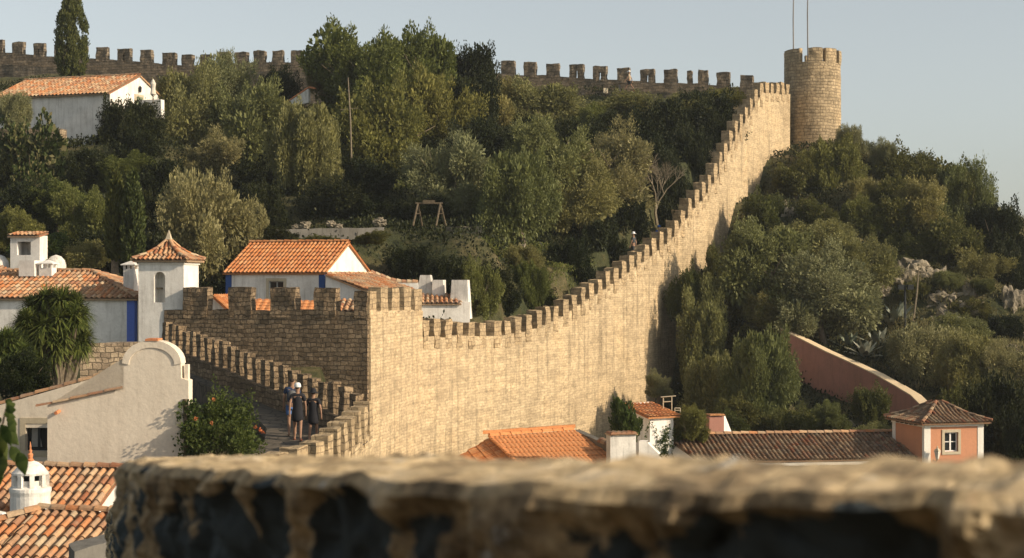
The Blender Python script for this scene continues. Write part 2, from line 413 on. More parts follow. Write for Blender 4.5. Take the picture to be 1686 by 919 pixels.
def merlon(parent, base, d, nrm, w, th, h, mat, seed, below=.3, slit=False, name='merlon', res=.24, amp=.045):
    "rough block centred on base (outer face line), going th along nrm"
    mb = MB(); f = rough(amp, 1.9, seed); d = Vector((d.x, d.y, 0)).normalized(); n = Vector((nrm.x, nrm.y, 0))
    o = base-d*w/2-n*.02-Vector((0, 0, below)); H = Vector((0, 0, h+below))
    if slit:
        sw = w*.13; sh = h*.55
        mb.box(o, d*(w/2-sw/2), n*th, Vector((0, 0, below+sh)), res, f)
        mb.box(o+d*(w/2+sw/2), d*(w/2-sw/2), n*th, Vector((0, 0, below+sh)), res, f)
        mb.box(o+Vector((0, 0, below+sh)), d*w, n*th, Vector((0, 0, h-sh)), res, f)
    else:
        mb.box(o, d*w, n*th, H, res, f)
    return mb.build(name, mat, parent)

# ---- the long sunlit rampart climbing to the round tower
sill = [(695,554),(825,554),(860,547.5),(890,540),(920,525),(945,510),(963,498),(978,489),(991,480),(1005,470),(1018,462),(1031,452),(1043,445),(1055,435),
        (1068,425),(1080,415),(1094,405),(1106,395),(1117,381),(1128,364),(1140,348),(1151,335),(1162,322),(1171,310),(1181,293),(1188,274),(1197,255),(1207,236),
        (1220,214),(1227,202),(1235,189),(1243,176),(1250,163),(1256,153),(1301,156)]
pts = []; zs = []; bt = []
for x, y in sill:
    D = ray(x, BIG0, BIG1); q = P(x, y, D); pts.append((q.x, q.y)); zs.append(q.z)
    bt.append(min(hz(q.x+1.5, q.y, False), hz(q.x-2.5, q.y, False))-2.5)
big = thing('rampart', 'long sunlit sandstone rampart with stepped battlements climbing the hill to the round tower', 'castle wall', (BIG0[0], BIG0[1], -12))
mb = MB(); wall_body(mb, pts, zs, bt, 1, .62, .45, 2.0, jit=.06, step=.7, seed=3)
mb.build('masonry', M['lit_stone'], big)
bd = (Vector(BIG1)-Vector(BIG0)).normalized(); bn = Vector((-bd.y, bd.x))
mcx = [701,719.5,738.5,757.5,776,795,819.5,836,853,870.5,887.5,901.5,915,931.5,946,960,974,987.5,1001,1014,1027,1039.5,1052,1064.5,1077,1089,1101.5,1113,1124,1135.5,1147,1158.5,1168,1178,
       1186,1194.5,1203,1212,1220.5,1228.5,1236.5,1245,1254,1263,1271.5,1280.5,1289,1297]
for i, x in enumerate(mcx):
    D = ray(x, BIG0, BIG1); xe = x+4
    y = lerp_tab(xe, sill); q = P(x, y, ray(x, BIG0, BIG1)); z0 = P(xe, y, ray(xe, BIG0, BIG1)).z
    D1 = ray(x+1, BIG0, BIG1)
    mpp = math.hypot(D1-D, P(x+1, y, D1).x-q.x)
    pit = (mcx[min(i+1, len(mcx)-1)]-mcx[max(i-1, 0)])/(min(i+1, len(mcx)-1)-max(i-1, 0))*mpp
    zl = P(x-4, lerp_tab(x-4, sill), ray(x-4, BIG0, BIG1)).z
    h = .86*rnd.uniform(.84, 1.12)
    merlon(big, Vector((q.x, q.y, z0-.06)), bd, bn, pit*.56*rnd.uniform(.88, 1.1), .62, h, M['merlon_stone'], i, below=max(.3, z0-zl+.5), res=.2, amp=.075)

# ---- the bastion block in front
bas = thing('bastion', 'square battlemented bastion with dark front face and sunlit right face', 'bastion', (BAS_C[0], BAS_C[1], -12))
def P2(x, y, A, B): return P(x, y, ray(x, A, B))
zf = P2(607, 511, BAS_L, BAS_C).z; zl = P2(272, 511, BAS_L, BAS_C).z; zr = P2(695, 511, BAS_C, BIG0).z
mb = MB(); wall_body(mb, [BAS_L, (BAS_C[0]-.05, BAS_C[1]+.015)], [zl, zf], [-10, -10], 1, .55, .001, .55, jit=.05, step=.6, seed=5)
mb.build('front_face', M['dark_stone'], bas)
mb = MB(); wall_body(mb, [(BAS_C[0]+.07, BAS_C[1]+.13), (BIG0[0]+.02, BIG0[1])], [zf, zr], [-13, -13], 1, .55, .001, .55, jit=.05, step=.6, seed=6)
mb.build('side_face', M['lit_stone'], bas)
fd = (Vector(BAS_C)-Vector(BAS_L)).normalized(); fn = Vector((-fd.y, fd.x))
for i, (a, b, y) in enumerate([(299,344,473),(374,415,473),(443,488,473),(516,554,474),(582,606,480)]):
    q = P2((a+b)/2, 511, BAS_L, BAS_C); w = (b-a)/FPX*q.y*1.0
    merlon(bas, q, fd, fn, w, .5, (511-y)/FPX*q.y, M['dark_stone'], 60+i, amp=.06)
sd = (Vector(BIG0)-Vector(BAS_C)).normalized(); sn = Vector((-sd.y, sd.x))
for i, (a, b) in enumerate([(607.5,619),(626,638),(645,657),(664,676),(682,694.5)]):
    q0 = P2(a, 511, BAS_C, BIG0); q1 = P2(b, 511, BAS_C, BIG0); q = (q0+q1)/2
    yt = [480,475,477,477,482][i]
    merlon(bas, Vector((q.x, q.y, zf)), sd, sn, (q1-q0).length, .5, (511-yt)/FPX*q.y, M['merlon_stone'], 70+i, amp=.05)

# ---- far leg of the stepped parapet
FL0 = (-4.45, 50.0); FL1 = (-13.95, 66.3)
ftop = [(272,529),(312,541),(378,565),(433,585),(509,613),(579,639),(612,653)]
far = thing('stepped_parapet', 'dark toothed parapet descending in front of the bastion beside the three walkers', 'parapet', (FL0[0], FL0[1], -6))
def farz(x): return P(x, lerp_tab(x, ftop), ray(x, FL0, FL1)).z
fdv = (Vector(FL1)-Vector(FL0)).normalized(); flen = (Vector(FL1)-Vector(FL0)).length
nf = 23; ps = []; zz = []
def fpt(s): return Vector(FL0)+fdv*s
def pxof(p): return 843+FPX*p.x/p.y
for k in range(14):
    p = fpt(flen*k/13); ps.append(tuple(p)); zz.append(farz(pxof(p))-.92)
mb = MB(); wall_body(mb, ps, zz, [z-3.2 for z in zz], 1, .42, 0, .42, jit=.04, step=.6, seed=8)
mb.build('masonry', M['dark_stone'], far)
fln = Vector((-fdv.y, fdv.x))
for i in range(nf):
    p = fpt(flen*(i+.45)/nf); z = farz(pxof(p))-.92
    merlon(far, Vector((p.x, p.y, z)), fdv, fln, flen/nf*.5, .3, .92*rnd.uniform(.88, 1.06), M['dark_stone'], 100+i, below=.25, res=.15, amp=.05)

# ---- near leg, curving towards the viewer
nleg = [(420,762,38.4),(450,753,40.2),(477,742,41.5),(510,733,42.7),(535,724,43.6),(550,712,44.6),(562,701,45.6),(573,692.5,46.5),(585,684,47.4),(596,674,48.4),(605,666,49.3),(614,657,50.2)]
near = thing('stepped_parapet', 'sunlit toothed parapet curving down towards the foreground wall', 'parapet', (-5, 45, -9))
NP = [P(*p) for p in nleg]
mb = MB(); wall_body(mb, [(p.x, p.y) for p in NP]+[(-4.75, 53.5), (-6.6, 65.6)], [p.z-.93 for p in NP]+[-4.9, -4.9], [-14]*(len(NP)+2), 1, .5, .001, .5, jit=.04, step=.45, seed=9)
mb.build('masonry', M['lit_stone'], near)
for i in range(len(NP)-1):
    a, b = NP[i], NP[i+1]
    c = a.lerp(b, .62); d = Vector((b.x-a.x, b.y-a.y)).normalized(); ln = (Vector((b.x, b.y))-Vector((a.x, a.y))).length
    merlon(near, Vector((c.x, c.y, c.z-.93)), d, Vector((-d.y, d.x)), ln*.55, .5, .93, M['merlon_stone'], 140+i, below=.25, res=.17, amp=.045)
# ---- ridge wall seen from inside, with its walk
rid = thing('ridge_wall', 'grey battlemented wall running along the skyline of the hill', 'castle wall', (RIDB[0], RIDB[1], 8))
rs = [(-30,84),(0,86),(20,86),(40,90),(85,93),(150,97),(210,100),(260,105),(300,108),(350,106),(420,103),(520,103),(700,112),(830,122),(910,124.5),(988,131),(1028,133),(1105,137),(1150,138),(1192,143),(1243,143)]
rw = [(-30,103),(22,104),(24,106),(90,110),(230,121),(300,124),(480,117),(700,130),(820,142),(1000,149),(1100,152),(1170,157),(1243,158)]
rps = []; rz = []; rwz = []
xs_ = [-30,0,20,40,85,150,210,260,300,350,420,520,610,700,770,830,910,988,1028,1105,1150,1192,1243]
rd = (Vector(RIDB)-Vector(RIDA)).normalized(); rn = Vector((rd.y, -rd.x))   # towards the camera
mb = MB()
for x in xs_:
    q = P2(x, lerp_tab(x, rs), RIDA, RIDB); rps.append(q)
nW = 0
rowsR = []
for k in range(len(rps)-1):
    n = max(1, round((rps[k+1]-rps[k]).length/.8))
    for i in range(n): rowsR.append(rps[k].lerp(rps[k+1], i/n))
rowsR.append(rps[-1])
acc = 0; prevp = None; sec_rows = []; rr = random.Random(4)
for p in rowsR:
    if prevp is not None: acc += (Vector((p.x, p.y))-Vector((prevp.x, prevp.y))).length
    prevp = p; j = rr.uniform(-.06, .06); px = pxof(p)
    zw = (459.5-lerp_tab(px, rw))/FPX*(p.y-1.7)
    gz = min(hz(p.x, p.y-2.5, False), zw-1)-2
    sec = [(-.5, gz-6), (-.5, p.z+j), (0, p.z+j), (0, zw+.0), (1.7+j, zw+j*.6), (1.75, gz)]
    sec_rows.append((acc, sec, p))
for (u0, s0, p0), (u1, s1, p1) in zip(sec_rows, sec_rows[1:]):
    for j in range(len(s0)-1):
        q = []; uv = []
        hor = j in (1, 3)
        for (u, sc, p, jj) in ((u0, s0, p0, j), (u1, s1, p1, j), (u1, s1, p1, j+1), (u0, s0, p0, j+1)):
            o, z = sc[jj]; q.append((p.x+rn.x*o, p.y+rn.y*o, z)); uv.append((u, o) if hor else (u, z))
        mb.quad(q, uv, 1 if j == 3 else 0)
mb.build('masonry', None, rid, mats=[M['ridge_stone'], M['trim']])
rm = [(-16,9,65),(19,43,69),(54,77,71),(88,112,73),(124,146,76),(157,181,78),(192,219,80),(230,254,82.5),(266,293,87),(298,321,90),(328,350,89.5),(357,382,85.5),(386,411,86),
      (417,440,83.5),(448,470,83),(478,502,83),(510,533,83),(546,570,85),(584,608,87),(622,646,89),(660,684,91),(698,722,94),(736,760,97),(771,796,100),(801,813,101),
      (825,851,100),(862,886,102),(899,924,105),(937,964,106),(976,1002,109),(1016,1040,111.5),(1054,1081,114),(1093,1118,114.5),(1131,1143,116.5),(1149,1169,115),(1180,1205,119),(1219,1243,124)]
slits = {2, 6, 10, 28, 29, 31}
for i, (a, b, yt) in enumerate(rm):
    c = (a+b)/2-2; q = P2(c, lerp_tab(c, rs), RIDA, RIDB); w = (b-a-4.5)/FPX*q.y/ (math.cos(R(16.8)))
    h = (lerp_tab(c, rs)-yt)/FPX*q.y
    n2 = Vector((-rn.x, -rn.y))
    merlon(rid, q, rd, n2, w, .5, h, M['ridge_stone'], 200+i, below=.2, slit=i in slits, res=.22, amp=.075)

# ---- round tower
TC = Vector(((1337.7-843)/FPX*133, 133, 0)); TR = 46/FPX*133
zs0 = (459.5-107)/FPX*133; zt = (459.5-84.5)/FPX*133; zb = 5.0
tw = thing('round_tower', 'round battlemented stone tower at the top of the rampart', 'tower', (TC.x, TC.y, zb))
mb = MB(); f = rough(.06, 1.3, 5)
prof = [(TR*1.03, zb), (TR*1.02, 9)]+[(TR*(1.0+.002*math.sin(k)), 9+(zs0-9)*k/14) for k in range(1, 15)]+[(TR-.45, zs0), (TR-.46, zs0-1.0), (.01, zs0-1.0)]
mb.lathe((TC.x, TC.y, 0), prof, 56, disp=f); mb.build('shaft', M['tower_stone'], tw)
def tmerlon(a0, a1, h, seed):
    mb = MB(); f = rough(.05, 2.2, seed); n = max(3, int(abs(a1-a0)/7))
    A0 = R(a0-90); A1 = R(a1-90); z0 = zs0-.12; z1 = zs0+h
    mb.lathe((TC.x, TC.y, 0), [(TR-.48, z0), (TR-.48, z1), (TR-.2, z1+.02), (TR+.02, z1-.02), (TR+.02, (z0+z1)/2), (TR+.01, z0)], n, ang=(A0, A1), disp=f)
    for A in (A0, A1):
        c = math.cos(A); s_ = math.sin(A)
        q = [f(Vector((TC.x+c*r, TC.y+s_*r, z))) for r, z in ((TR-.48, z0), (TR-.48, z1), (TR-.2, z1+.02), (TR+.02, z1-.02), (TR+.02, (z0+z1)/2), (TR+.01, z0))]
        mb.quad(q, [(0, z0), (0, z1), (.28, z1), (.5, z1), (.5, (z0+z1)/2), (.5, z0)])
    mb.build('merlon', M['tower_stone'], tw)
for i, (a, b, h) in enumerate([(-88,-37,zt-zs0),(-18.6,10.4,zt-zs0),(17,46,zt-zs0),(56,95,zt-zs0-.1),(112,140,1.05),(158,186,1.0),(200,226,.6),(240,262,1.0)]):
    tmerlon(a, b, h, 300+i)
for x, lab in ((1307, 'tall bare flagpole rising left behind the round tower'), (1330.5, 'tall bare flagpole on the right standing on the round tower')):
    q = P(x, 86, 134.6 if x < 1320 else 132); t = thing('flagpole', lab, 'flagpole', (q.x, q.y, zs0-.99), 'flagpoles on the round tower')
    mb = MB(); mb.tube([(q.x, q.y, zs0-.99), (q.x-.05, q.y, zs0+4), (q.x+.03, q.y, zs0+8.5)], [.06, .05, .035], 8); mb.build('pole', M['metal'], t, smooth=True)
    mb = MB(); mb.lathe((q.x+.03, q.y, zs0+8.5), [(.001, -.05), (.06, 0), (.06, .05), (.001, .11)], 10); mb.build('finial', M['metal'], t, smooth=True)

# ---- the foreground wall the photographer leans over
fg = [(2.2,1.62),(1.6,1.72),(1.2,1.84),(.85,1.98),(.5,2.2),(.15,2.55),(-.2,3.2),(-.58,4.3),(-.97,5.9),(-1.43,8.2)]
FG = []
for k in range(len(fg)-1):
    a = Vector(fg[max(k-1, 0)]); b = Vector(fg[k]); c = Vector(fg[k+1]); d = Vector(fg[min(k+2, len(fg)-1)])
    n = max(4, int((c-b).length/.0125))
    for i in range(n):
        t = i/n
        FG.append(.5*((2*b)+(c-a)*t+(2*a-5*b+4*c-d)*t*t+(3*b-a-3*c+d)*t**3))
FG.append(Vector(fg[-1]))
tail = [Vector((-1.43, 8.2)), Vector((-1.85, 9.6)), Vector((-2.67, 12.5))]
for k in (0, 1):
    n = int((tail[k+1]-tail[k]).length/.02)
    for i in range(1, n+1): FG.append(tail[k].lerp(tail[k+1], i/n))
def fgz(p):
    px = 843+FPX*p.x/p.y
    if p.y > 8.2:
        return -.1095*8.2-(p.y-8.2)*.21+.02*noise.noise(Vector((0, p.y*4, 0)))
    return -.1095*p.y+.004*noise.noise(Vector((p.x*6, p.y*6, 0)))
fw = thing('foreground_wall', 'rough blurred stone wall in the foreground with shadowed face and sunlit top', 'stone wall', (0, 3, -3))
mb = MB(); rows = []
acc = 0
secd = [(-.0, -2.2)]+[(0, -.9+.0135*k) for k in range(0, 65)]+[(0, -.02), (.02, -.002), (.07, 0), (.13, 0), (.2, 0), (.27, 0), (.33, 0), (.38, 0), (.42, -.01), (.45, -.05), (.46, -.3), (.46, -2.2)]
BO = []; acc_ = 0; prev_ = None  # spots along the wall where more painted sunlit streaks are placed
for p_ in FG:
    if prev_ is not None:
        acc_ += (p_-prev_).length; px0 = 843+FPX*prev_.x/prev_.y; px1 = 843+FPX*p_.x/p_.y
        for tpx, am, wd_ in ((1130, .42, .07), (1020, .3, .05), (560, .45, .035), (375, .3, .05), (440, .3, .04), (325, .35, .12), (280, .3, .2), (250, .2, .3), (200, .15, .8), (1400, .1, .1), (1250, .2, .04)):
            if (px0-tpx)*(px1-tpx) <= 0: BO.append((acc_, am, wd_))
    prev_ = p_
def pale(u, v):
    "mask of painted sunlit streaks, raised over the face painted shade-dark: a crest with ragged drips, then scattered streaks"
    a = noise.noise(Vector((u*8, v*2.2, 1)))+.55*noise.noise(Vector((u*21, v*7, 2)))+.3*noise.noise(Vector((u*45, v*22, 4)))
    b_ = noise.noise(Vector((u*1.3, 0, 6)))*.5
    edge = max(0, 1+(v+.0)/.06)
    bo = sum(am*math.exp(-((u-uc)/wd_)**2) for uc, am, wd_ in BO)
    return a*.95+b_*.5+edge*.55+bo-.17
def stonebump(u, v, q):
    # cellular stones standing proud of the joints
    p = Vector((u*8, v*9, q))
    w = noise.noise_vector(p*.8)*.35
    d, _ = noise.voronoi(p+w)
    e = min(1, (d[1]-d[0])*2.6)
    base = noise.noise(Vector((u*2.2, v*1.2, 5)))*.03+noise.noise(Vector((u*8, v*2.6, 9)))*.035+noise.noise(Vector((u*19, v*9, 3)))*.016
    return max(-.5, min(1, pale(u, v)*2.5))*.022+e*.022+base+noise.noise(Vector((u*38, v*38, 7)))*.012
for i, p in enumerate(FG):
    q = FG[min(i+1, len(FG)-1)]; r = FG[max(i-1, 0)]; d = (q-r).normalized(); n_out = Vector((d.y, -d.x))   # right of travel (away)
    nin = Vector((-d.y, d.x))                                                                        # towards the viewer
    if i: acc += (p-FG[i-1]).length
    z0 = fgz(p); row = []
    for k, (o, z) in enumerate(secd):
        # o measured from the viewer-side face outwards; far edge of the top follows p
        if o <= .02 or z < -.05:
            s = stonebump(acc, z, 1 if o < .3 else 4)-.03
            fade = 1.0
            s = s if o < .3 else -s
            off = (.42-o)+s*(1 if z < -.02 else .4)
            zz_ = z0+z+noise.noise(Vector((acc*9, z*9, 4)))*.012
        else:
            off = .42-o
            zz_ = z0+z+(noise.noise(Vector((acc*4.5, o*6, 2)))*.012+noise.noise(Vector((acc*12, o*14, 8)))*.016+noise.noise(Vector((acc*34, o*40, 8)))*.011)
        row.append((p.x+nin.x*off, p.y+nin.y*off, zz_))
    rows.append((acc, row))
i0 = 0
for u, row in rows: mb.v += row
ns = len(secd)
cumv = [0]
for k in range(1, ns): cumv.append(cumv[-1]+math.hypot(secd[k][0]-secd[k-1][0], secd[k][1]-secd[k-1][1]))
for i in range(len(rows)-1):
    u0 = rows[i][0]; u1 = rows[i+1][0]
    for k in range(ns-1):
        a = i*ns+k; mb.f.append((a, a+ns, a+ns+1, a+1)); mb.mi.append(0)
        mb.uv.append([(u0, cumv[k]), (u1, cumv[k]), (u1, cumv[k+1]), (u0, cumv[k+1])])
for i in (0, len(rows)-1):
    mb.f.append(tuple(i*ns+k for k in range(ns))); mb.mi.append(0); mb.uv.append([(0, 0)]*ns)
def fg_mat(painted_shade):
    m, nt, b = newmat('rubble with painted shade' if painted_shade else 'crumbling limestone and old mortar')
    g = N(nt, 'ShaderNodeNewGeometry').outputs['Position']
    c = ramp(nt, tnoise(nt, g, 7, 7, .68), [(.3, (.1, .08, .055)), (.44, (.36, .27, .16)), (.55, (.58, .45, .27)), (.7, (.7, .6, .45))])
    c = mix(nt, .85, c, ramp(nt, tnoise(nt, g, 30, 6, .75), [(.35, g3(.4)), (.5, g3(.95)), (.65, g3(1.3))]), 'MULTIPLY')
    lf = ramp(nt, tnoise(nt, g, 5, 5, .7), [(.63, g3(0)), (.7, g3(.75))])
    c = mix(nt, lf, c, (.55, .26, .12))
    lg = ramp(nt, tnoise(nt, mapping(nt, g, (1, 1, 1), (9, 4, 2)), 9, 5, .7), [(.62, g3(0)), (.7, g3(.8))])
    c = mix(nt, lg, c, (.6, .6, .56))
    if painted_shade:
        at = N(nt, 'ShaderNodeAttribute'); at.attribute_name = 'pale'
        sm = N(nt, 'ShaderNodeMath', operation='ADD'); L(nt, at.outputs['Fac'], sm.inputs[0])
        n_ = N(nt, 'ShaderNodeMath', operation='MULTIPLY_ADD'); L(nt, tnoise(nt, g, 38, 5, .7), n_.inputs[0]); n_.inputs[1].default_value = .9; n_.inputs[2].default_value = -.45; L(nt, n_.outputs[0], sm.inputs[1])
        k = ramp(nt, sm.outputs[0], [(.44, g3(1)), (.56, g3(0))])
        c = mix(nt, k, c, (.07, .085, .09))  # painted shade: bluish dark colour wherever the sunlit streaks are absent
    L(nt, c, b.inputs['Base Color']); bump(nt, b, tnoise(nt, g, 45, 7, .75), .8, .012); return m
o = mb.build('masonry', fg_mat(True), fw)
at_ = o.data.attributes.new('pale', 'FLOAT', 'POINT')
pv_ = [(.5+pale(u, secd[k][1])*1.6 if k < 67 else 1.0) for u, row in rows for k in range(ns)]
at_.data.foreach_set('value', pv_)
# ------------------------------------------------------------------ roofs and houses
def tile_poly(mb, O, u, v, poly, per=.24, tl=.42, hgt=.065, m=0, jit=.012, seed=1):
    """barrel tiles over a plane: O origin, u unit along the eave, v unit up the slope, poly list of (a,b) in plane, convex"""
    O = Vector(O); u = Vector(u).normalized(); v = Vector(v).normalized(); n = u.cross(v).normalized()
    if n.z < 0: n = -n
    a0 = min(p[0] for p in poly); a1 = max(p[0] for p in poly); b0 = min(p[1] for p in poly); b1 = max(p[1] for p in poly)
    rr = random.Random(seed); bm = bmesh.new(); uvl = bm.loops.layers.uv.new('UVMap')
    prof = [(-.5, -.35), (-.36, -.3), (-.3, .25), (-.17, .82), (0, 1), (.17, .82), (.3, .25), (.36, -.3), (.5, -.35)]
    nc = int(math.ceil((a1-a0)/per))+1; nr = int(math.ceil((b1-b0)/tl))+1
    vc = (sum(p[0] for p in poly)/len(poly), sum(p[1] for p in poly)/len(poly))
    for c in range(nc):
        ca = a0+(c+.5)*per; cj = rr.uniform(-1, 1)*jit
        for r in range(nr):
            q0 = b0+r*tl-.03; q1 = b0+(r+1)*tl; ja = rr.uniform(-1, 1)*jit; jh = rr.uniform(-1, 1)*jit*.6
            if q0 > b1 or q1 < b0: continue
            low = []; up = []
            for pa, ph in prof:
                wd = per*(.98 if abs(pa) > .4 else 1.04); wu = per*(.98 if abs(pa) > .4 else .9)
                low.append(bm.verts.new(O+u*(ca+cj+ja+pa*wd)+v*q0+n*(ph*hgt+.024+jh)))
                up.append(bm.verts.new(O+u*(ca+cj+ja*.4+pa*wu)+v*q1+n*(ph*hgt*.88-.004+jh*.3)))
            for k in range(len(prof)-1):
                fc = bm.faces.new((low[k], low[k+1], up[k+1], up[k])); cid = (c, r) if 1 <= k <= 6 else (c+.0, r+500)
                for lp in fc.loops: lp[uvl].uv = (cid[0]+.5, cid[1]+.5)
            # butt end of the tile
            ks = [low[k] for k in range(2, 7)]
            lo2 = [bm.verts.new(x.co-n*.03) for x in ks]
            for k in range(len(ks)-1):
                fc = bm.faces.new((ks[k], ks[k+1], lo2[k+1], lo2[k]))
                for lp in fc.loops: lp[uvl].uv = (c+.5, r+.5)
    k = len(poly)
    for i in range(k):
        p = poly[i]; q = poly[(i+1) % k]; e = Vector((q[0]-p[0], q[1]-p[1]))
        if e.length < 1e-4: continue
        nn = Vector((-e.y, e.x))
        if nn.dot(Vector((vc[0]-p[0], vc[1]-p[1]))) < 0: nn = -nn
        W = -(u*nn.x+v*nn.y); slack = .045
        bmesh.ops.bisect_plane(bm, geom=bm.verts[:]+bm.edges[:]+bm.faces[:], plane_co=O+u*p[0]+v*p[1]+W.normalized()*slack, plane_no=W, clear_outer=True, dist=1e-5)
    bm.verts.index_update()
    base = len(mb.v); mb.v += [tuple(x.co) for x in bm.verts]
    for fc in bm.faces:
        mb.f.append(tuple(base+x.index for x in fc.verts)); mb.uv.append([tuple(lp[uvl].uv) for lp in fc.loops]); mb.mi.append(m)
    bm.free()
    # solid underside slab
    pts = [O+u*p[0]+v*p[1]-n*.045 for p in poly]; lo = [p-n*.07 for p in pts]
    mb.quad(pts, [(.5, .5)]*k, m); mb.quad(lo[::-1], [(.5, .5)]*k, m)
    for i in range(k): mb.quad([pts[i], pts[(i+1) % k], lo[(i+1) % k], lo[i]], [(.5+i, .5)]*4, m)
def roof3d(mb, pts, **k):
    "pts[0]->pts[1] is the eave (left to right), convex polygon of 3D points in one plane"
    pts = [Vector(p) for p in pts]; u = (pts[1]-pts[0]).normalized()
    w = pts[2]-pts[0]; n = u.cross(w).normalized(); v = n.cross(u).normalized()
    if v.z < 0: v = -v
    tile_poly(mb, pts[0], u, v, [((p-pts[0]).dot(u), (p-pts[0]).dot(v)) for p in pts], **k)
def ridge_caps(mb, a, b, r=.1, tl=.4, m=0, seed=0):
    a = Vector(a); b = Vector(b); L_ = (b-a).length; n = max(1, round(L_/tl)); d = (b-a)/n; rr = random.Random(seed)
    for i in range(n):
        j = Vector((rr.uniform(-1, 1), rr.uniform(-1, 1), rr.uniform(-1, 1)))*.008
        p0 = a+d*(i-.04)+j; p1 = a+d*(i+1)+j
        x = d.normalized().cross(Vector((0, 0, 1))).normalized(); y = x.cross(d.normalized())
        i0 = len(mb.v)
        for p, rad, up in ((p0, r*1.08, .012), (p1, r*.92, 0)):
            for k in range(7):
                t = math.pi*k/6; mb.v.append(tuple(p+x*math.cos(t)*rad+y*(math.sin(t)*rad*.9+up)))
        for k in range(6):
            mb.f.append((i0+k, i0+k+1, i0+k+8, i0+k+7)); mb.uv.append([(i*3+.5+seed*7, 900.5)]*4); mb.mi.append(m)
        mb.f.append(tuple(i0+k for k in range(7))); mb.uv.append([(i*3+.5, 900.5)]*7); mb.mi.append(m)
class Fr:
    "house frame: u along the front (left to right), d into the depth"
    def __init__(s, O, th): s.O = Vector(O); s.u = Vector((math.cos(th), math.sin(th), 0)); s.d = Vector((-math.sin(th), math.cos(th), 0))
    def __call__(s, a, b, z): return Vector((s.O.x, s.O.y, 0))+s.u*a+s.d*b+Vector((0, 0, z))
def holed_face(mb, fr, a0, a1, z0, z1, holes, b=0, rev=.18, m=0):
    "front face at depth b with rectangular openings (a,b,z,z) and reveals"
    hs = sorted(holes); x = a0
    def q(p0, p1, r0, r1):
        if p1-p0 < 1e-4 or r1-r0 < 1e-4: return
        mb.quad([fr(p0, b, r0), fr(p1, b, r0), fr(p1, b, r1), fr(p0, b, r1)], None, m)
    for (h0, h1, y0, y1) in hs:
        q(x, h0, z0, z1); q(h0, h1, z0, y0); q(h0, h1, y1, z1); x = h1
        for A, B in (((h0, y0), (h0, y1)), ((h0, y1), (h1, y1)), ((h1, y1), (h1, y0)), ((h1, y0), (h0, y0))):
            mb.quad([fr(A[0], b, A[1]), fr(B[0], b, B[1]), fr(B[0], b+rev, B[1]), fr(A[0], b+rev, A[1])], None, m)
    q(x, a1, z0, z1)
def prism(mb, fr, prof, a0, a1, m=0, skip_front=False):
    "profile in (depth,z) swept along u"
    n = len(prof)
    for k in range(n):
        p, q = prof[k], prof[(k+1) % n]
        if skip_front and abs(p[0]) < 1e-6 and abs(q[0]) < 1e-6: continue
        mb.quad([fr(a0, p[0], p[1]), fr(a1, p[0], p[1]), fr(a1, q[0], q[1]), fr(a0, q[0], q[1])], None, m)
    mb.quad([fr(a0, p[0], p[1]) for p in prof], None, m); mb.quad([fr(a1, p[0], p[1]) for p in prof][::-1], None, m)
def fbox(mb, fr, a0, a1, b0, b1, z0, z1, m=0):
    mb.box(fr(a0, b0, z0), fr.u*(a1-a0), fr.d*(b1-b0), Vector((0, 0, z1-z0)), m=m)
def window(parent, fr, a0, a1, z0, z1, b=.12, frame='trim', sash='window_white', fw_=.14, rows=2, leaves=2, glass='glass', proud=.035):
    f = MB()
    for A in ((a0-fw_, a0, z0-fw_, z1+fw_), (a1, a1+fw_, z0-fw_, z1+fw_), (a0, a1, z1, z1+fw_), (a0, a1, z0-fw_, z0)):
        fbox(f, fr, A[0], A[1], -proud, .04, A[2], A[3])
    w_ = f.build('window', M[frame], parent)
    s_ = MB(); t = .05
    for A in ((a0, a0+t, z0, z1), (a1-t, a1, z0, z1), (a0+t, a1-t, z1-t, z1), (a0+t, a1-t, z0, z0+t)): fbox(s_, fr, A[0], A[1], b-.03, b+.03, A[2], A[3])
    for k in range(1, leaves): c = a0+(a1-a0)*k/leaves; fbox(s_, fr, c-.035, c+.035, b-.034, b+.026, z0+t, z1-t)
    for k in range(1, rows): c = z0+(z1-z0)*k/rows; fbox(s_, fr, a0+t, a1-t, b-.024, b+.022, c-.018, c+.018)
    s_.build('sash', M[sash], w_)
    g = MB(); g.quad([fr(a0, b+.004, z0), fr(a1, b+.004, z0), fr(a1, b+.004, z1), fr(a0, b+.004, z1)]); g.build('pane', M[glass], w_)
    return w_
def zat(y, D): return (459.5-y)/FPX*D

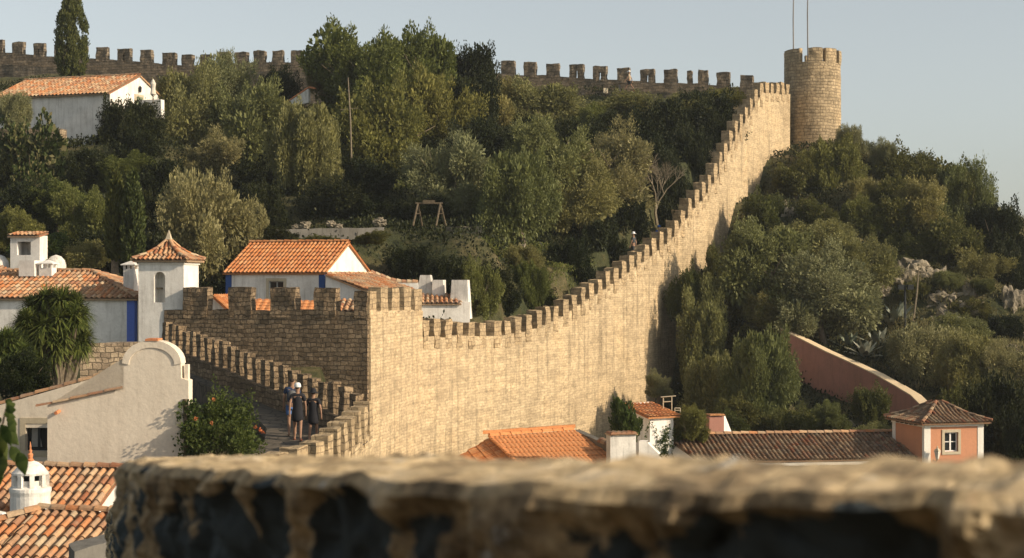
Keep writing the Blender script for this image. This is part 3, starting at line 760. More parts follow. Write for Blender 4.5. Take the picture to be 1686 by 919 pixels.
# ---- A: white house high on the left
def gable_house(name, label, cat, corner_px, D, th, W, Dp, ze, rise, zbot, wallm='white', tilem='tile', oh=.25, holes=(), per=.24, front_extra=0, hip_right=0, strips=None, hgt=.065, cap=True):
    """corner: front right corner column; frame origin at the front left corner"""
    C_ = P(corner_px, 459.5, D); u = Vector((math.cos(th), math.sin(th), 0)); O = C_-u*W
    fr = Fr(O, th); t = thing(name, label, cat, (O.x, O.y, zbot))
    mb = MB(); zr = ze+rise
    prof = [(0, zbot), (0, ze), (Dp/2, zr), (Dp, ze), (Dp, zbot)]
    if hip_right: prof = [(0, zbot), (0, ze), (Dp, ze), (Dp, zbot)]
    if holes: prism(mb, fr, prof, 0, W, skip_front=True); holed_face(mb, fr, 0, W, zbot, ze, holes)
    else: prism(mb, fr, prof, 0, W)
    mb.build('wall', M[wallm], t)
    sl = rise/(Dp/2); e = .1; rf = MB()
    eo = oh; ez = ze-sl*eo+e
    if hip_right:
        hr = hip_right
        roof3d(rf, [fr(-oh, -eo, ez), fr(W+oh, -eo, ez), fr(W-hr, Dp/2, zr+e), fr(-oh, Dp/2, zr+e)], per=per, hgt=hgt, seed=3)
        roof3d(rf, [fr(W+oh, -eo, ez), fr(W+oh, Dp+eo, ez), fr(W-hr, Dp/2, zr+e)], per=per, hgt=hgt, seed=4)
        roof3d(rf, [fr(W+oh, Dp+eo, ez), fr(-oh, Dp+eo, ez), fr(-oh, Dp/2, zr+e), fr(W-hr, Dp/2, zr+e)], per=per, hgt=hgt, seed=5)
    else:
        g = .12
        roof3d(rf, [fr(-g, -eo, ez), fr(W+g, -eo, ez), fr(W+g, Dp/2, zr+e), fr(-g, Dp/2, zr+e)], per=per, hgt=hgt, seed=3)
        roof3d(rf, [fr(W+g, Dp+eo, ez), fr(-g, Dp+eo, ez), fr(-g, Dp/2, zr+e), fr(W+g, Dp/2, zr+e)], per=per, hgt=hgt, seed=5)
    ro = rf.build('roof', M[tilem], t)
    if cap:
        rc = MB(); ridge_caps(rc, fr(-.1, Dp/2, zr+e+.03), fr(W-hip_right+(0 if hip_right else .1), Dp/2, zr+e+.03))
        if hip_right:
            ridge_caps(rc, fr(W+oh-.05, -eo+.05, ez+.05), fr(W-hip_right, Dp/2, zr+e+.03), seed=2)
            ridge_caps(rc, fr(W+oh-.05, Dp+eo-.05, ez+.05), fr(W-hip_right, Dp/2, zr+e+.03), seed=5)
        rc.build('ridge_tiles', M[tilem], ro)
    return t, fr, ro

zA = zat(153, 112)
hA, fA, _ = gable_house('white_house', 'white house with low red tiled roof high on the left below the skyline wall', 'house', 181, 112, R(-20), 9.5, 7.2, zA, 1.55, 6.2, oh=.3, per=.3, hgt=.08)
for px_, lab in ((0, 0),):
    mb = MB(); fbox(mb, fA, 9.5, 9.56, 3.0, 4.1, zA-1.75, zA+.25); d = mb.build('door', M['trim'], hA)
    mb = MB(); fbox(mb, fA, 9.565, 9.6, 3.18, 3.92, zA-1.75, zA+.08); mb.build('door_leaf', M['green_paint'], d)
    mb = MB(); c = fA(9.62, 3.55, zA+.55); mb.lathe(c, [(.02, .3), (.11, .2), (.08, -.1), (.01, -.16)], 8); fbox(mb, fA, 9.5, 9.64, 3.53, 3.57, zA+.82, zA+.86); mb.build('wall_lamp', M['dark_metal'], hA)
# terrace wall left of it, with a rounded end
q = P(76, 207, 108)
t = thing('garden_wall', 'low rounded end of a stone garden wall standing before the upper white house', 'wall', (q.x, q.y, q.z-3))
mb = MB(); f = rough(.06, 1.2, 3); mb.box(P(-40, 210, 109)-Vector((0, 0, 3.5)), P(99, 210, 108)-P(-40, 210, 109), Vector((.2, .8, 0)), Vector((0, 0, 3.45)), .5, f); mb.build('masonry', M['rubble'], t)
# folded parasol on the terrace
q = P(252, 165, 111)
t = thing('folded_parasol', 'closed pale parasol standing at the end of the upper white house', 'parasol', (q.x, q.y, q.z))
mb = MB(); mb.lathe((q.x, q.y, q.z), [(.03, -.2), (.03, .4)], 8); mb.build('pole', M['wood'], t)
mb = MB(); mb.lathe((q.x, q.y, q.z), [(.06, .25), (.2, .4), (.16, .8), (.19, 1.1), (.1, 1.3), (.01, 1.45)], 10, disp=rough(.03, 6, 2)); mb.build('canopy', M['canvas'], t)
mb = MB(); a = P(229, 166, 112); mb.box(a-Vector((0, 0, 1.2)), Vector((1.6, -.4, 0)), Vector((.1, .5, 0)), Vector((0, 0, 1.25))); tw2 = thing('terrace_wall', 'small white parapet under the folded parasol', 'wall', (a.x, a.y, a.z-1.2)); mb.build('masonry', M['white'], tw2)
# fragment of another gable deep between the trees
a = P(478, 166, 122); t = thing('garden_shed', 'white raked gable of a hidden shed between two big trees', 'shed', (a.x, a.y, a.z-2))
fr = Fr(P(478, 166, 122), R(-20)); z = zat(166, 122)
mb = MB(); mb.quad([fr(0, 0, z-.4), fr(1.5, 0, z-.2), fr(1.5, 0, z+.85), fr(0, 0, z)]); mb.quad([fr(0, .3, z-.4), fr(1.5, .3, z-.2), fr(1.5, .3, z+.85), fr(0, .3, z)]); mb.quad([fr(0, 0, z), fr(1.5, 0, z+.85), fr(1.5, .3, z+.85), fr(0, .3, z)]); mb.quad([fr(1.5, 0, z-.2), fr(1.5, .3, z-.2), fr(1.5, .3, z+.85), fr(1.5, 0, z+.85)])
mb.build('wall', M['white'], t); mb = MB(); ridge_caps(mb, fr(-.1, .15, z), fr(1.5, .15, z+.9), r=.14); ridge_caps(mb, fr(1.5, .15, z+.9), fr(2.0, .15, z+.8), r=.14, seed=3); mb.build('coping', M['clay'], t)

# ---- H1: long white house with blue corner
z1 = zat(492, 70); h1, f1, r1 = gable_house('village_house', 'white house with mossy hipped tile roof and bright blue corner band', 'house', 221, 70, R(-8), 9.5, 6.2, z1, 1.1, -7, oh=.2, per=.235, hip_right=3.2, hgt=.075)
mb = MB(); fbox(mb, f1, 9.18, 9.52, -.025, .3, -7, z1-.02); mb.build('corner_band', M['blue'], h1)
def chimney_box(parent_or_none, name, label, cx, D, x0, x1, ytop, ybot, th=R(-10), dep=.6, mat='white', cap=None, taper=0, group=None):
    fr = Fr(P(x0, 459.5, D), th); w_ = (x1-x0)/FPX*D/math.cos(th); zt_ = zat(ytop, D); zb_ = zat(ybot, D)
    mb = MB(); n = 1
    A = [fr(0, 0, zb_), fr(w_, 0, zb_), fr(w_, dep, zb_), fr(0, dep, zb_)]
    B = [fr(taper*w_, taper*dep, zt_), fr(w_-taper*w_, taper*dep, zt_), fr(w_-taper*w_, dep-taper*dep, zt_), fr(taper*w_, dep-taper*dep, zt_)]
    for k in range(4): mb.quad([A[k], A[(k+1) % 4], B[(k+1) % 4], B[k]])
    mb.quad(B)
    o = mb.build(name, M[mat], parent_or_none)
    if cap == 'tile':
        mb = MB(); n = max(2, round(w_/.2))
        for k in range(n):
            c0 = fr(w_*(k+.5)/n, -.1, zt_+.03); c1 = fr(w_*(k+.5)/n, dep+.1, zt_+.03); ridge_caps(mb, c0, c1, r=w_/n*.55, tl=.9, seed=k)
        mb.box(fr(-.06, -.08, zt_+.002), fr.u*(w_+.12), fr.d*(dep+.16), Vector((0, 0, .04)), m=0)
        mb.build('cap', M['tile'], o)
    if cap == 'roof':   # vented head with little pyramid
        mb = MB(); c = fr(w_/2, dep/2, 0); z = zt_
        for sx in (0, .5, 1):
            for sy in (0, 1): mb.box(fr(sx*(w_-.08), sy*(dep-.08), z+.001), fr.u*.08, fr.d*.08, Vector((0, 0, .16)))
        Q = [fr(-.09, -.09, z+.162), fr(w_+.09, -.09, z+.162), fr(w_+.09, dep+.09, z+.162), fr(-.09, dep+.09, z+.162)]
        mb.quad(Q); Q2 = [p+Vector((0, 0, .04)) for p in Q]
        for k in range(4): mb.quad([Q[k], Q[(k+1) % 4], Q2[(k+1) % 4], Q2[k]]); mb.quad([Q2[k], Q2[(k+1) % 4], Vector((c.x, c.y, z+.36))])
        mb.build('cap', M['white'], o)
    return o
chimney_box(r1, 'chimney', None, 0, 73, 31, 58, 429, 455, taper=.0, dep=.55)
chimney_box(r1, 'chimney', None, 0, 73, 64, 86, 441, 455, dep=.5, cap='roof')
chimney_box(r1, 'chimney', None, 0, 71.5, 203, 221, 443, 480, dep=.5, cap='roof')

# ---- B: bell tower
zb0 = -8; zt1 = zat(427, 69); fb = Fr(P(228, 459.5, 69), R(-7.4)); Wb = 1.97
bt_ = thing('bell_turret', 'white square turret with arched niche and curved pyramid tile roof', 'turret', (fb.O.x, fb.O.y, zb0))
mb = MB(); a0, a1 = .68, 1.16; zs_ = zat(457, 69); zn0 = zat(498, 69); rr_ = (a1-a0)/2
mb.quad([fb(0, 0, zb0), fb(a0, 0, zb0), fb(a0, 0, zt1), fb(0, 0, zt1)]); mb.quad([fb(a1, 0, zb0), fb(Wb, 0, zb0), fb(Wb, 0, zt1), fb(a1, 0, zt1)])
mb.quad([fb(a0, 0, zb0), fb(a1, 0, zb0), fb(a1, 0, zn0), fb(a0, 0, zn0)])
arc = [((a0+a1)/2-rr_*math.cos(math.pi*k/12), zs_+rr_*math.sin(math.pi*k/12)) for k in range(13)]
for (x0, y0), (x1, y1) in zip(arc, arc[1:]):
    mb.quad([fb(x0, 0, y0), fb(x1, 0, y1), fb(x1, 0, zt1), fb(x0, 0, zt1)]); mb.quad([fb(x0, 0, y0), fb(x1, 0, y1), fb(x1, .55, y1), fb(x0, .55, y0)])
for A, B in (((a0, zn0), (a0, zs_)), ((a1, zs_), (a1, zn0)), ((a1, zn0), (a0, zn0))):
    mb.quad([fb(A[0], 0, A[1]), fb(B[0], 0, B[1]), fb(B[0], .55, B[1]), fb(A[0], .55, A[1])])
mb.quad([fb(a0, .55, zn0), fb(a1, .55, zn0), fb(a1, .55, zs_+rr_), fb(a0, .55, zs_+rr_)])
mb.quad([fb(Wb, 0, zb0), fb(Wb, Wb, zb0), fb(Wb, Wb, zt1), fb(Wb, 0, zt1)]); mb.quad([fb(0, 0, zb0), fb(0, Wb, zb0), fb(0, Wb, zt1), fb(0, 0, zt1)]); mb.quad([fb(0, Wb, zb0), fb(Wb, Wb, zb0), fb(Wb, Wb, zt1), fb(0, Wb, zt1)])
mb.build('wall', M['white'], bt_)
mb = MB(); fbox(mb, fb, -.05, Wb+.05, -.05, Wb+.05, zt1-.22, zt1-.16); mb.build('cornice', M['white_trim'], bt_)
mb = MB(); fbox(mb, fb, a0+.03, a0+.24, .2, .4, zs_-.5, zs_-.42); mb.build('bell_bracket', M['bark_pale'], bt_)
mb = MB(); o_ = .2; ze = zt1-.02
lv = [(0, 0), (.42, .22), (.72, .48), (.93, .78)]   # concave pyramid: inward fraction, height
C0 = (Wb/2, Wb/2); Rr = Wb/2+o_; sides = [((-1, -1), (1, -1)), ((1, -1), (1, 1)), ((1, 1), (-1, 1)), ((-1, 1), (-1, -1))]
for i, (s0, s1) in enumerate(sides):
    for (f0, h0), (f1_, h1_) in zip(lv, lv[1:]):
        R0 = Rr*(1-f0); R1 = Rr*(1-f1_)
        pts_ = [fb(C0[0]+s0[0]*R0, C0[1]+s0[1]*R0, ze+h0), fb(C0[0]+s1[0]*R0, C0[1]+s1[1]*R0, ze+h0), fb(C0[0]+s1[0]*R1, C0[1]+s1[1]*R1, ze+h1_), fb(C0[0]+s0[0]*R1, C0[1]+s0[1]*R1, ze+h1_)]
        roof3d(mb, pts_, per=.2, tl=.36, hgt=.065, seed=i)
ro = mb.build('roof', M['tile'], bt_)
mb = MB()
for sx, sy in ((-1, -1), (1, -1), (1, 1), (-1, 1)):
    for (f0, h0), (f1_, h1_) in zip(lv, lv[1:]):
        ridge_caps(mb, fb(C0[0]+sx*Rr*(1-f0), C0[1]+sy*Rr*(1-f0), ze+h0+.06), fb(C0[0]+sx*Rr*(1-f1_), C0[1]+sy*Rr*(1-f1_), ze+h1_+.06), r=.085, tl=.33, seed=int(f0*10))
mb.build('ridge_tiles', M['tile'], ro)
mb = MB(); c = fb(Wb/2, Wb/2, 0); mb.lathe((c.x, c.y, ze), [(.17, .66), (.15, .84), (.19, .88), (.15, .92), (.02, 1.26), (.001, 1.28)], 4, ang=(R(45-7), R(405-7))); mb.build('finial', M['trim'], bt_)

# ---- C: house with orange tiles behind the bastion
D_C = 78; zC = zat(449, D_C); thC = R(-18.5); WC = 164/FPX*D_C/math.cos(R(25)); DC = 78/FPX*D_C/math.sin(R(25))
wz = (zat(490, D_C), zat(463, D_C)); pxm = FPX/D_C*math.cos(R(25))
wa = WC-(534-442)/pxm; wb = WC-(534-467)/pxm
hC, fC, rC = gable_house('village_house', 'white house with orange tiled gable roof and dark blue corner bands behind the bastion', 'house', 534, D_C, thC, WC, DC, zC, 1.42, -5, tilem='tile_orange', oh=.18, per=.21, holes=[(wa, wb, wz[0], wz[1])], hgt=.06)
window(hC, fC, wa, wb, wz[0], wz[1], rows=1, sash='curtain')
for a, b in ((-.02, .3), (WC-.28, WC+.02)):
    mb = MB(); fbox(mb, fC, a, b, -.022, .25, -5, zC-.02); mb.build('corner_band', M['dark_blue'], hC)
# annex leaning on it, falling to the right
t = thing('annex', 'low annex with mottled lean-to tile roof beside the orange roofed house', 'house', P(610, 520, 77))
A, B, C_, D_ = P(536, 451, 77.3), P(607, 479, 76.3), P(690, 482, 80), P(612, 451, 81)
n = (B-A).cross(D_-A); C_.z = A.z-(n.x*(C_.x-A.x)+n.y*(C_.y-A.y))/n.z
mb = MB()
# eave runs B->C, slope up to A-D
roof3d(mb, [B, C_, D_, A], per=.24, hgt=.07, seed=8); ro = mb.build('roof', M['tile'], t)
mb = MB(); ridge_caps(mb, A, D_, r=.1); mb.build('ridge_tiles', M['tile'], ro)
mb = MB(); a, b = P(536, 453, 77.4), P(606, 481, 76.5); g = Vector((a.x, a.y, -5)); h = Vector((b.x, b.y, -5)); mb.quad([g, h, b, a])
a2, b2 = P(612, 453, 80.8), P(688, 484, 79.8); b2.z = min(b2.z, C_.z-.06); mb.quad([h, Vector((b2.x, b2.y, -5)), Vector((b2.x, b2.y, C_.z-.07)), b]); mb.quad([Vector((a2.x, a2.y, -5)), g, a, a2])
mb.build('wall', M['white'], t)
# coping wall curving down to the chimneys
t = thing('garden_wall', 'white garden wall with wavy tile coping running down to the chimneys', 'wall', P(645, 500, 81.5))
cz = [(610,449),(626,455),(644,462),(662,465),(688,465)]; mb = MB(); mc = MB()
cp = [P(x, y, 81.5) for x, y in cz]
for a, b in zip(cp, cp[1:]):
    mb.box(Vector((a.x, a.y, -5)), Vector((b.x-a.x, 0, 0)), Vector((0, .3, 0)), Vector((0, 0, min(a.z, b.z)+5)))
    ridge_caps(mc, a+Vector((0, .15, -.02)), b+Vector((0, .15, -.02)), r=.17, tl=.28)
mb.build('masonry', M['white'], t); mc.build('coping', M['tile'], t)
# white low house with chimneys
fw2 = Fr(P(694, 459.5, 82), R(2)); t = thing('village_house', 'low white house with two big chimneys showing above the first battlements of the rampart', 'house', (fw2.O.x, fw2.O.y, -6))
mb = MB(); fbox(mb, fw2, -.6, 2.42, 0, 2.5, -6, zat(497, 82)); mb.build('wall', M['white'], t)
mb = MB(); roof3d(mb, [fw2(-.8, -.15, zat(499, 82)), fw2(2.0, -.15, zat(499, 82)), fw2(1.5, 1.1, zat(485, 83)), fw2(-.8, 1.1, zat(485, 83))], per=.24, hgt=.07); rw2 = mb.build('roof', M['tile'], t)
chimney_box(rw2, 'chimney', None, 0, 83.5, 684, 714, 453, 496, dep=.7, taper=.22, mat='old_white', cap=None)
chimney_box(rw2, 'chimney', None, 0, 83, 711, 730, 461, 496, dep=.7, taper=.03, mat='white')
chimney_box(rw2, 'chimney', None, 0, 82.4, 739, 773, 461, 525, dep=.75, taper=.12, mat='old_white')
# small orange roofs showing through the bastion crenels
t = thing('shed', 'smooth bright orange roof glimpsed between the bastion battlements', 'shed', P(470, 530, 72.5))
mb = MB(); roof3d(mb, [P(400, 512, 72), P(545, 516, 72), P(545, 497, 73.6), P(400, 489, 73.6)], per=.3, hgt=.02, jit=.003); mb.build('roof', M['tile_bright'], t)
mb = MB(); mb.box(P(402, 560, 72.1), P(543, 560, 72.1)-P(402, 560, 72.1), Vector((0, 1.4, 0)), Vector((0, 0, 1.2))); mb.build('wall', M['white'], t)
t = thing('shed', 'small white gabled shed at the left end of the bastion battlements', 'shed', P(355, 530, 72))
fs = Fr(P(340, 459.5, 73), R(-15)); z = zat(488, 73); mb = MB(); mb.quad([fs(0, 0, -4), fs(.95, 0, -4), fs(.95, 0, z-.5), fs(.4, 0, z), fs(0, 0, z-.3)]); mb.quad([fs(.95, 0, -4), fs(.95, 1.2, -4), fs(.95, 1.2, z-.5), fs(.95, 0, z-.5)]); mb.build('wall', M['white'], t)
mb = MB(); roof3d(mb, [fs(1.15, -.1, z-.6), fs(1.15, 1.3, z-.6), fs(.4, 1.3, z+.03), fs(.4, -.1, z+.03)], per=.22); mb.build('roof', M['tile_orange'], t)
t = thing('shed', 'old pink mottled tile roof glimpsed next to the bastion corner', 'shed', P(575, 530, 72))
mb = MB(); roof3d(mb, [P(545, 512, 71), P(605, 512, 71), P(605, 493, 73), P(545, 493, 73)], per=.24); mb.build('roof', M['tile'], t); mb = MB(); mb.box(P(548, 560, 71.2), P(603, 560, 71.2)-P(548, 560, 71.2), Vector((0, 1.7, 0)), Vector((0, 0, 1.25))); mb.build('wall', M['white'], t)

# ---- E: cream building in the lower left
fE = Fr(P(78, 459.5, 45), R(-3)); t = thing('cream_building', 'cream rendered building with raised round topped parapet in the lower left', 'building', (fE.O.x, fE.O.y, -8))
def ze_(y, D=45): return zat(y, D)
kE = FPX/45
pts_ = [(78,900),(302,900),(313,900)]
out = [(78,668),(205,641),(205,592)]
for k in range(13):
    a = math.pi*k/12; out.append((252-40*math.cos(a), 590-30*math.sin(a)))
out += [(300,592),(301,622),(313,626)]
loop = [((x-78)/kE, ze_(y)) for x, y in [(78,830)]+out+[(313,830)]]
mb = MB(); th_ = .45
bmv = [fE(a, 0, z) for a, z in loop]
bm = bmesh.new(); fv = [bm.verts.new(p) for p in bmv]; fc = bm.faces.new(fv); bmesh.ops.triangulate(bm, faces=[fc])
base = len(mb.v); bm.verts.index_update(); mb.v += [tuple(v.co) for v in bm.verts]
for f_ in bm.faces: mb.f.append(tuple(base+v.index for v in f_.verts)); mb.uv.append([(0, 0)]*3); mb.mi.append(0)
bm.free()
for (a, z), (a2_, z2_) in zip(loop, loop[1:]): mb.quad([fE(a, 0, z), fE(a2_, 0, z2_), fE(a2_, th_, z2_), fE(a, th_, z)])
fbox(mb, fE, .02, 2.0, th_, 3.0, -8, ze_(668)-.25)
mb.build('wall', M['cream'], t)
# raised moulding round the curved head
mb = MB()
ar = [((252-49*math.cos(math.pi*k/14)-78)/kE, ze_(598-38*math.sin(math.pi*k/14))) for k in range(15)]
ai = [((252-38*math.cos(math.pi*k/14)-78)/kE, ze_(600-28*math.sin(math.pi*k/14))) for k in range(15)]
for k in range(14):
    mb.quad([fE(ar[k][0], -.03, ar[k][1]), fE(ar[k+1][0], -.03, ar[k+1][1]), fE(ar[k+1][0], .5, ar[k+1][1]), fE(ar[k][0], .5, ar[k][1])])
    mb.quad([fE(ai[k][0], -.03, ai[k][1]), fE(ai[k+1][0], -.03, ai[k+1][1]), fE(ar[k+1][0], -.03, ar[k+1][1]), fE(ar[k][0], -.03, ar[k][1])])
    mb.quad([fE(ai[k][0], -.03, ai[k][1]), fE(ai[k+1][0], -.03, ai[k+1][1]), fE(ai[k+1][0], .01, ai[k+1][1]), fE(ai[k][0], .01, ai[k][1])])
mb.build('moulding', M['cream'], t)
mb = MB(); ridge_caps(mb, fE(-.28, -.02, ze_(670)), fE(2.12, -.02, ze_(641)+.04), r=.07, tl=.5); mb.build('coping', M['tile'], t)
mb = MB(); mb.box(fE((242-78)/kE, -.05, ze_(561)), fE.u*.34, fE.d*.5, Vector((0, 0, .06)), .15, rough(.02, 5, 1)); mb.build('top_tile', M['clay'], t)
mb = MB(); mb.tube([fE(.33, .0, ze_(677)), fE(.33, -.28, ze_(679))], [.05, .05], 8); mb.build('drain_spout', M['clay'], t)
mb = MB(); fbox(mb, fE, 3.78, 3.88, .1, .3, ze_(626), ze_(600)); mb.build('pilaster', M['cream'], t)
# rear wing
fE2 = Fr(P(-60, 459.5, 47.5), R(-3)); k2 = FPX/47.5
t = thing('cream_building', 'lower cream wing with sloping tile edge and a dark curtained window at the left border', 'building', (fE2.O.x, fE2.O.y, -8))
def e2(x): return (x+60)/k2
hx0, hx1, hz0, hz1 = e2(44), e2(82), zat(742, 47.5), zat(697, 47.5); mb = MB(); zl_ = zat(684, 47.5)
holed_face(mb, fE2, 0, e2(230), -8, zl_-.35, [(hx0, hx1, hz0, hz1)], rev=.25)
mb.quad([fE2(0, 0, zl_-.35), fE2(e2(230), 0, zl_-.35), fE2(e2(230), 0, zat(602, 47.5)), fE2(0, 0, zl_)])
mb.quad([fE2(0, 0, zl_), fE2(e2(230), 0, zat(602, 47.5)), fE2(e2(230), .35, zat(602, 47.5)), fE2(0, .35, zl_)])
mb.quad([fE2(0, .35, -8), fE2(e2(230), .35, -8), fE2(e2(230), .35, zat(602, 47.5)), fE2(0, .35, zl_)])
mb.build('wall', M['cream'], t)
mb = MB(); ridge_caps(mb, fE2(0, .1, zl_+.02), fE2(e2(230), .1, zat(602, 47.5)+.02), r=.1, tl=.45); mb.build('coping', M['tile'], t)
wn_ = window(t, fE2, hx0, hx1, hz0, hz1, b=.2, rows=1, sash='dark_metal', fw_=.17, proud=.02)
mb = MB(); mb.quad([fE2(hx0+.1, .198, hz0+.1), fE2(hx0+.42, .198, hz0+.1), fE2(hx0+.3, .198, hz1-.08), fE2(hx0+.12, .198, hz1-.08)]); mb.build('curtain', M['curtain'], wn_)
# stone wall behind
t = thing('garden_wall', 'grey rubble garden wall between the yucca and the white turret', 'wall', P(180, 620, 58))
mb = MB(); a = P(133, 566, 58); b = P(240, 567, 59); mb.box(Vector((a.x, a.y, -6)), Vector((b.x-a.x, b.y-a.y, 0)), Vector((0, .5, 0)), Vector((0, 0, a.z+6)), .4, rough(.05, 1.5, 6)); mb.build('masonry', M['rubble'], t)

# ---- F: near roofs in the lower left corner
fF = Fr(P(205, 459.5, 41), R(-10)); zr_ = zat(772, 41)
t = thing('village_house', 'house with old rust and cream barrel tile roof behind the round chimney', 'house', (fF.O.x, fF.O.y, -9))
mb = MB(); Wl = 6.0; dz = .95; dd = 2.1
roof3d(mb, [fF(-Wl, -dd, zr_-dz), fF(0, -dd, zr_-dz), fF(0, 0, zr_), fF(-Wl, 0, zr_)], per=.215, tl=.38, hgt=.075, jit=.016, seed=11)
roof3d(mb, [fF(0, 1.9, zr_-dz), fF(-Wl, 1.9, zr_-dz), fF(-Wl, 0, zr_), fF(0, 0, zr_)], per=.215, tl=.38, hgt=.075, seed=12)
ro = mb.build('roof', M['tile'], t); mb = MB(); ridge_caps(mb, fF(-Wl, 0, zr_+.04), fF(.03, 0, zr_+.04), r=.11, tl=.36, seed=3); mb.build('ridge_tiles', M['tile'], ro)
mb = MB(); fbox(mb, fF, -Wl, -.1, -dd+.2, 1.7, -9, zr_-dz-.12); mb.quad([fF(-.1, -dd+.2, zr_-dz-.2), fF(-.1, 1.7, zr_-dz-.2), fF(-.1, 0, zr_-.12)]); mb.build('wall', M['old_white'], t)
# front roof with hips
t = thing('village_house', 'nearest house roof of dark rust barrel tiles in the bottom left corner', 'house', P(60, 919, 34))
zr2 = zat(840, 35.5); G0 = P(66, 842, 35.5); G1 = P(200, 844, 35); Lf = P(-120, 940, 33.6); Lr = P(60, 945, 32.2)
mb = MB()
fG = Fr(G0, R(-14)); dF = 2.3; hF = 1.05
roof3d(mb, [fG(-.3, -dF, zr2-hF), fG(1.15, -dF, zr2-hF), fG(2.6, 0, zr2), fG(.05, 0, zr2)], per=.215, tl=.38, hgt=.075, jit=.016, seed=14)
roof3d(mb, [fG(-2.6, -dF, zr2-hF), fG(-.3, -dF, zr2-hF), fG(.05, 0, zr2), fG(-2.6, 0, zr2-.0)], per=.215, tl=.38, hgt=.075, jit=.016, seed=15) if False else None
roof3d(mb, [fG(-3.4, -dF-.2, zr2-hF-.8), fG(-.3, -dF, zr2-hF), fG(.05, 0, zr2), fG(-3.0, .2, zr2-.95)], per=.215, tl=.38, hgt=.075, jit=.016, seed=15) if False else None
roof3d(mb, [fG(-3.6, -dF, zr2-hF), fG(-.3, -dF, zr2-hF), fG(.05, 0, zr2), fG(-1.7, -.75, zr2-.343)], per=.215, tl=.38, hgt=.075, jit=.016, seed=16)
roof3d(mb, [fG(1.15, -dF, zr2-hF), fG(4.2, -dF, zr2-hF), fG(2.6, 0, zr2)], per=.215, tl=.38, hgt=.075, jit=.016, seed=17)
ro = mb.build('roof', M['tile'], t)
mb = MB(); ridge_caps(mb, fG(.0, 0, zr2+.04), fG(2.7, 0, zr2+.04), r=.11, tl=.36, seed=1); ridge_caps(mb, fG(-3.4, -dF, zr2-hF+.05), fG(.05, 0, zr2+.05), r=.12, tl=.36, seed=2); ridge_caps(mb, fG(1.15, -dF, zr2-hF+.04), fG(2.6, 0, zr2+.04), r=.12, tl=.36, seed=3) if False else None
mb.build('ridge_tiles', M['tile'], ro)
mb = MB(); mb.quad([fG(.05, -dF+.2, -9), fG(4, -dF+.2, -9), fG(4, -dF+.2, zr2-hF-.15), fG(.05, -dF+.2, zr2-hF-.15)]); mb.quad([fG(-3.4, .3, -9), fG(4, .3, -9), fG(4, .3, zr2-.2), fG(-.3, .3, zr2-.2), fG(-3.4, .3, zr2-1.3)]); mb.build('wall', M['old_white'], t)
a = P(112, 895, 30.5); t = thing('parapet_wall', 'grey mortared parapet top at the bottom edge beside the foreground wall', 'wall', (a.x, a.y, -9))
mb = MB(); f = rough(.03, 2, 8); b_ = P(178, 868, 32.5); mb.box(Vector((a.x, a.y, -8)), Vector((b_.x-a.x+.5, b_.y-a.y, 0)), Vector((.35, -.9, 0)), Vector((0, 0, b_.z+8)), .3, f); mb.build('masonry', M['grey_plaster'], t)
# round chimney
c = P(50, 459.5, 39.0); t = thing('round_chimney', 'white round chimney with vented lantern top and terracotta spike', 'chimney', (c.x, c.y, zat(870, 39)))
def zc(y): return zat(y, 39)
r0 = 32/FPX*39
mb = MB(); mb.lathe((c.x, c.y, 0), [(r0*1.02, -6.5), (r0, zc(815)), (r0*1.02, zc(812)), (r0*1.06, zc(808)), (r0*1.06, zc(803)), (r0*.86, zc(800)), (r0*.86, zc(798))], 28, disp=rough(.012, 3, 1)); mb.lathe((c.x, c.y, 0), [(.01, zc(800)), (r0*.84, zc(800))], 20); mb.build('stack', M['white'], t)
mb = MB(); n = 9
for k in range(n):
    A = 2*math.pi*k/n+.2; rx_ = r0*.83; p = Vector((c.x+math.cos(A)*rx_, c.y+math.sin(A)*rx_, zc(800))); tx = Vector((-math.sin(A), math.cos(A), 0)); ux = Vector((math.cos(A), math.sin(A), 0))
    mb.box(p-tx*.055-ux*.05, tx*.11, ux*.1, Vector((0, 0, zc(781)-zc(800))))
mb.lathe((c.x, c.y, 0), [(r0*.76, zc(800)), (r0*.76, zc(790))], 20)
mb.build('lantern', M['white'], t)
mb = MB(); mb.lathe((c.x, c.y, 0), [(r0*.5, zc(800)), (r0*.5, zc(781))], 16); mb.build('flue', M['dark_metal'], t)
mb = MB(); mb.lathe((c.x, c.y, 0), [(.01, zc(781)), (r0*.92, zc(781)), (r0*.93, zc(778)), (r0*.8, zc(774)), (r0*.62, zc(767)), (r0*.4, zc(762)), (.05, zc(759))], 24, disp=rough(.015, 4, 2)); mb.build('dome', M['white'], t)
mb = MB(); mb.lathe((c.x, c.y, 0), [(.075, zc(760)), (.09, zc(757)), (.05, zc(755)), (.06, zc(751)), (.07, zc(748)), (.035, zc(746)), (.045, zc(742)), (.02, zc(740)), (.025, zc(736)), (.004, zc(727))], 12); mb.build('spike', M['clay'], t)
a = P(-10, 848, 36.5); t = thing('parapet_wall', 'bright white sloping wall top at the left edge under the round chimney', 'wall', (a.x, a.y, -9))
mb = MB(); mb.quad([P(-20, 842, 36.5), P(2, 846, 36.5), P(24, 868, 36.3), P(24, 990, 36.3), P(-20, 990, 36.5)]); mb.quad([P(-20, 842, 36.5), P(2, 846, 36.5), P(2, 846, 36.5)+Vector((0, .3, 0)), P(-20, 842, 36.5)+Vector((0, .3, 0))]); mb.quad([P(2, 846, 36.5), P(24, 868, 36.3), P(24, 868, 36.3)+Vector((0, .3, 0)), P(2, 846, 36.5)+Vector((0, .3, 0))]); mb.build('masonry', M['white'], t)

